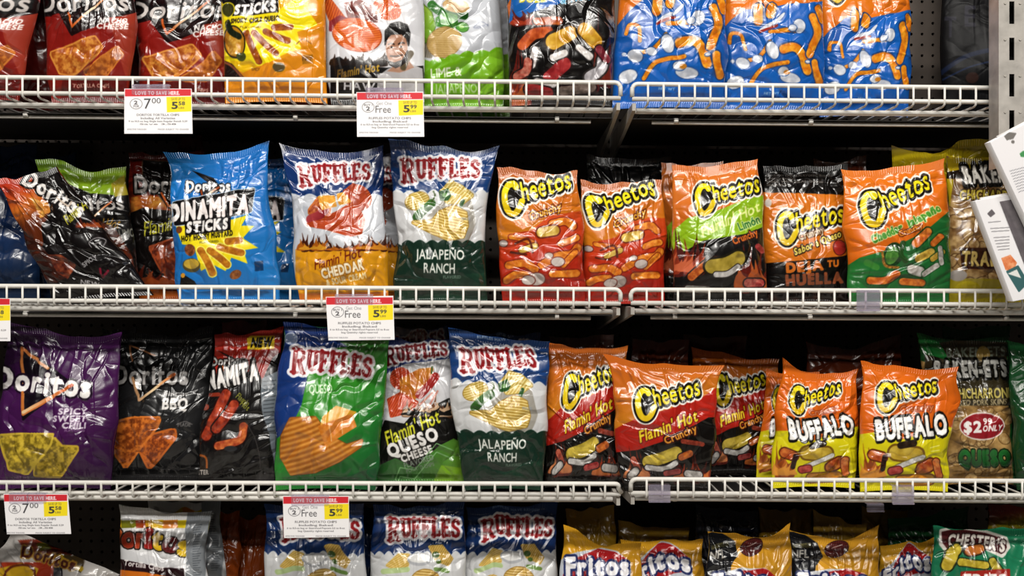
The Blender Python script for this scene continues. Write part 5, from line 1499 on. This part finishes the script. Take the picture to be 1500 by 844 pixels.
def tag_art(kind):
    def f(a):
        a.fill(0xf1eff0)
        a.poly([(687, 492), (1053, 492), (1053, 528), (687, 532)], 0xcf1f2b)
        a.tx('LOVE TO SAVE HERE.', 745, 522, 19, 0xf0e0e4, w=245, b=.06)
        a.poly([(917, 535), (1055, 532), (1055, 615), (920, 620)], 0xf4dc12)
        a.tx('SAVE UP TO', 945, 553, 14, 0x8a7a30, w=75, b=.02)
        a.tx('5', 948, 600, 38, 0x3a3a30, w=30); a.tx('58' if kind == 7 else '99', 985, 580, 20, 0x4a4a3c, w=34); a.tx('LBS', 985, 600, 10, 0x8a7a30, w=30)
        a.el(749, 573, 35, 30, 0x6a686c).el(749, 573, 32, 27, 0xf1eff0)
        if kind == 7:
            a.tx('2', 738, 576, 20, 0x4a484c, w=18).tx('FOR', 735, 592, 12, 0x6a686c, w=30)
            a.tx('7', 793, 600, 58, 0x3a383c, w=38, b=0).tx('00', 836, 570, 30, 0x4a484c, w=50, b=0)
            ln = ('DORITOS TORTILLA CHIPS', 'Including All Varieties', '9 to 14.5-oz bag Single item Regular Retail: 5.29', 'Save 3.58')
        else:
            a.tx('BUY 1', 726, 566, 11, 0x6a686c, w=46).tx('2', 738, 592, 22, 0x4a484c, w=20)
            a.tx('Get One', 795, 560, 18, 0x8a888c, w=85, b=0).tx('Free', 790, 604, 40, 0x4a484c, w=85, b=0)
            ln = ('RUFFLES POTATO CHIPS', 'Including Baked', '6 to 8.5-oz bag or Smartfood Popcorn 5.5 to 8-oz', 'bag Quantity rights reserved')
        for i, (t, w, h, y) in enumerate(zip(ln, (235, 190, 325, 200), (12, 11, 9, 9), (640, 658, 674, 690))):
            a.tx(t, 870 - w / 2, y, h, 0x5a585c, w=w, b=.01)
        a.tx('EFFECTIVE THROUGH', 700, 718, 7, 0x8a888c, w=105).tx('PRICES SUBJECT TO CHANGE', 870, 718, 7, 0x8a888c, w=170)
    return f


def price_tag(kind, q, label):
    base = P((q[0] + q[2]) / 2, q[7], -.014)
    o = empty('price_tag', base); tag(o, label, 'price tag', 'price tags on the shelf rails')
    # the print is laid out for the first tag; shift it with the card
    s = 3.75 * 99.5 / (q[2] - q[0])
    ox = q[0] - 683 / s; oy = q[1] - 489 / s
    card('card', q, -.014, .0012, tag_art(kind), s, ox, oy, M_PAPER, o, 200, 130, base, ytop=-.001)
    m = MB()
    for k in (.3, .58):
        x = P(q[0] + (q[2] - q[0]) * k, 0)[0]; z = P(0, q[1] + 2)[2]
        m.box((x - .018, -.0155, z - .012), (x + .018, -.0142, z + .008), .002)
        m.box((x - .018, -.0142, z + .006), (x + .018, -.0075, z + .0075), .0005)
    m.build('clear_holder', M_CLEAR, o, off=base)


price_tag(7, (182, 130, 280.5, 130, 282, 196, 182, 196), 'price tag reading 7.00 on the rail of the top shelf')
price_tag(1, (522, 135, 620, 134.5, 621.5, 200.5, 523, 200.5), 'price tag reading Free on the rail of the top shelf')
price_tag(7, (-84, 436, 15, 438, 15, 500, -84, 500), 'price tag cut off by the left edge of the photo, hanging from the second shelf')
price_tag(1, (477, 435, 576, 433.5, 578, 498, 481, 499), 'price tag reading Free hanging below the orange cheddar chip bag')
price_tag(7, (5, 724, 99, 724, 104, 782.5, 10, 783), 'price tag reading 7.00 hanging below the purple bag')
price_tag(1, (414, 727, 511, 727, 511.5, 787, 416, 788.5), 'price tag reading Free hanging before the blue ridged chip bag')


def label_clip(x0, x1, y0, y1, y, label):
    base = P((x0 + x1) / 2, y1, y)
    o = empty('label_clip', base); tag(o, label, 'label holder', 'clear label clips on the right shelves')
    a = P(x0, y1, y); b = P(x1, y0, y)
    m = MB(); m.box((a[0], y, a[2]), (b[0], y + .0014, b[2]), .0015); m.build('plate', M_CLEAR, o, off=base)
    m = MB(); m.box((a[0], y - .003, a[2]), (b[0], y, a[2] + .003), .0006); m.box((a[0], y - .0018, a[2] + (b[2] - a[2]) * .45), (b[0], y, a[2] + (b[2] - a[2]) * .5), .0005); m.build('lip', M_CLEAR, o, off=base)
    m = MB(); m.box((a[0], y + .0014, b[2] - .002), (b[0], y + .016, b[2]), .0006); m.build('hook', M_CLEAR, o, off=base)


label_clip(950, 982, 711, 736, -.008, 'clear plastic label clip under the front spicy crunchy bag')
label_clip(1307, 1339, 711, 739, -.008, 'clear plastic label clip under the right buffalo bag')
label_clip(1255, 1289, 425, 456, -.008, 'clear plastic label clip under the orange and green bag')
label_clip(1270, 1295, 738, 750, .05, 'small clear plastic label clip hanging behind the one under the right buffalo bag')


# ------------------------------------------------------------------ slotted upright panel at the right edge, with hanging cartons
def slotted_panel():
    y = -.055
    a = P(1463, 246, y); b = P(1562, -260, y)
    base = np.array([(a[0] + b[0]) / 2, y, a[2]])
    o = empty('slotted_upright', base); tag(o, 'worn grey steel upright with punched slots at the upper right edge', 'rack upright')
    xs0, xs1 = P(1478.5, 0, y)[0], P(1486, 0, y)[0]
    rows = []
    for k in range(-5, 4):
        t = 2 + k * 53.2; rows.append((P(0, t + 33, y)[2], P(0, t, y)[2]))
    rows.sort()
    zs = [a[2]] + [z for r in rows for z in r if a[2] < z < b[2]] + [b[2]]
    m = MB()
    m.box((a[0], y, a[2]), (xs0, y + .002, b[2])); m.box((xs1, y, a[2]), (b[0], y + .002, b[2]))
    lo = a[2]
    for r0, r1 in rows:
        if r0 > a[2] and r1 < b[2]:
            m.box((xs0, y, lo), (xs1, y + .002, r0)); lo = r1
    m.box((xs0, y, lo), (xs1, y + .002, b[2]))
    m.build('face_plate', M_STEEL, o, off=base)
    m = MB()
    m.box((a[0], y + .002, a[2]), (a[0] + .002, y + .036, b[2])); m.box((b[0] - .002, y + .002, a[2]), (b[0], y + .036, b[2]))
    m.build('side_flange', M_STEEL, o, off=base)
    m = MB(); m.box((a[0] + .004, y + .03, a[2]), (b[0] - .004, y + .032, b[2])); m.build('inner_web', M_DARK, o, off=base)  # near-black web: the shade behind the slots is in its colour
    for k in range(-2, 4):
        for dx in (-10, 12):
            p = P(1482 + dx, 18 + k * 53.2 + 40, y)
            m = MB(); m.tube([p - base + np.array([0, -.0015, 0]), p - base + np.array([0, .001, 0])], .0022, 8); m.build('rivet', M_BAR, o)
    p = P(1481, 199, y)
    m = MB(); m.tube([p - base + np.array([0, .001, .004]), p - base + np.array([0, -.047, .004]), p - base + np.array([0, -.049, .012])], .0025, 8); m.build('peg_hook', M_BAR, o)


slotted_panel()


def carton_art(which):
    def f(a):
        a.fill(0xe2e0e2)
        if which == 0:
            a.poly([(1225, 30), (1245, 14), (1275, 18), (1262, 40), (1235, 46)], 0x6c6864, r=3).el(1262, 56, 8, 8, 0x6c6864)
            a.poly([(1296, 110), (1310, 100), (1330, 100), (1330, 125), (1300, 122)], 0x3a8a4c, r=3)
            for i in range(9): a.st([(1248 + i * 5, 190 + i * 12), (1400, 150 + i * 12)], 3.5, 0x84848a)
        else:
            a.poly([(1148, 385), (1165, 368), (1178, 384), (1160, 398)], 0x5a5458, r=3)
            for i in range(10):
                if i in (1, 4): continue
                a.st([(1150 + i * 5, 425 + i * 14), (1205 + (i * 37) % 40 + i * 3, 420 + i * 14)], 3.5, 0x6a686c)
            a.poly([(1212, 590), (1250, 576), (1278, 610), (1262, 645), (1230, 640)], mottle(0xc8602c, 0xe8a070, 14), r=3)
            a.poly([(1235, 650), (1285, 625), (1330, 700), (1290, 740)], 0x2c5a5c, r=4).poly([(1238, 660), (1280, 640), (1300, 680)], 0xd8d8d4)
    return f


def carton(which, q, y, label):
    base = P((q[4] + q[6]) / 2, max(q[5], q[7]), y)
    o = empty('hanging_carton', base); tag(o, label, 'carton', 'white cartons hanging at the right edge')
    card('box', q, y, .02, carton_art(which), 3.126, 1080, 190, M_PAPER, o, 150, 150, base)
    c = [np.array([q[i], q[i + 1]], float) for i in (0, 2, 4, 6)]
    f = lambda u, v: c[0] * (1 - u) * (1 - v) + c[1] * u * (1 - v) + c[2] * u * v + c[3] * (1 - u) * v
    if which:
        m = MB(); V = []
        for yy in (y - .0012, y + .001):
            for (u, v) in ((.42, .05), (1, .05), (1, .92), (.62, .92), (.42, .8)):
                p = f(u, v); w = P(p[0], p[1], yy); V.append(w - base)
        m.add(V, [(0, 1, 2, 3, 4), (9, 8, 7, 6, 5)] + [(i, i + 5, (i + 1) % 5 + 5, (i + 1) % 5) for i in range(5)])
        m.build('clear_window', M_WINDOW, o)
    m = MB(); p0 = f(.1, .0); p1 = f(.9, .0)
    A, B = P(p0[0], p0[1], y + .009), P(p1[0], p1[1], y + .009)
    m.tube([A - base + np.array([0, 0, .0]), B - base], .004, 8); m.build('top_fold', M_WHITE, o, True)


M_WINDOW = mat('smoky_window_film', 0x6a6468, rough=0.08, noise=.3, nscale=60, coat=.5)
carton(0, (1450, 208, 1560, 150, 1640, 300, 1528, 372), -.125, 'white carton with small green leaf hanging in front of the slotted upright')
carton(1, (1428, 294, 1508, 280, 1568, 425, 1484, 442), -.1, 'white carton with clear window and orange picture, the lower of the two')
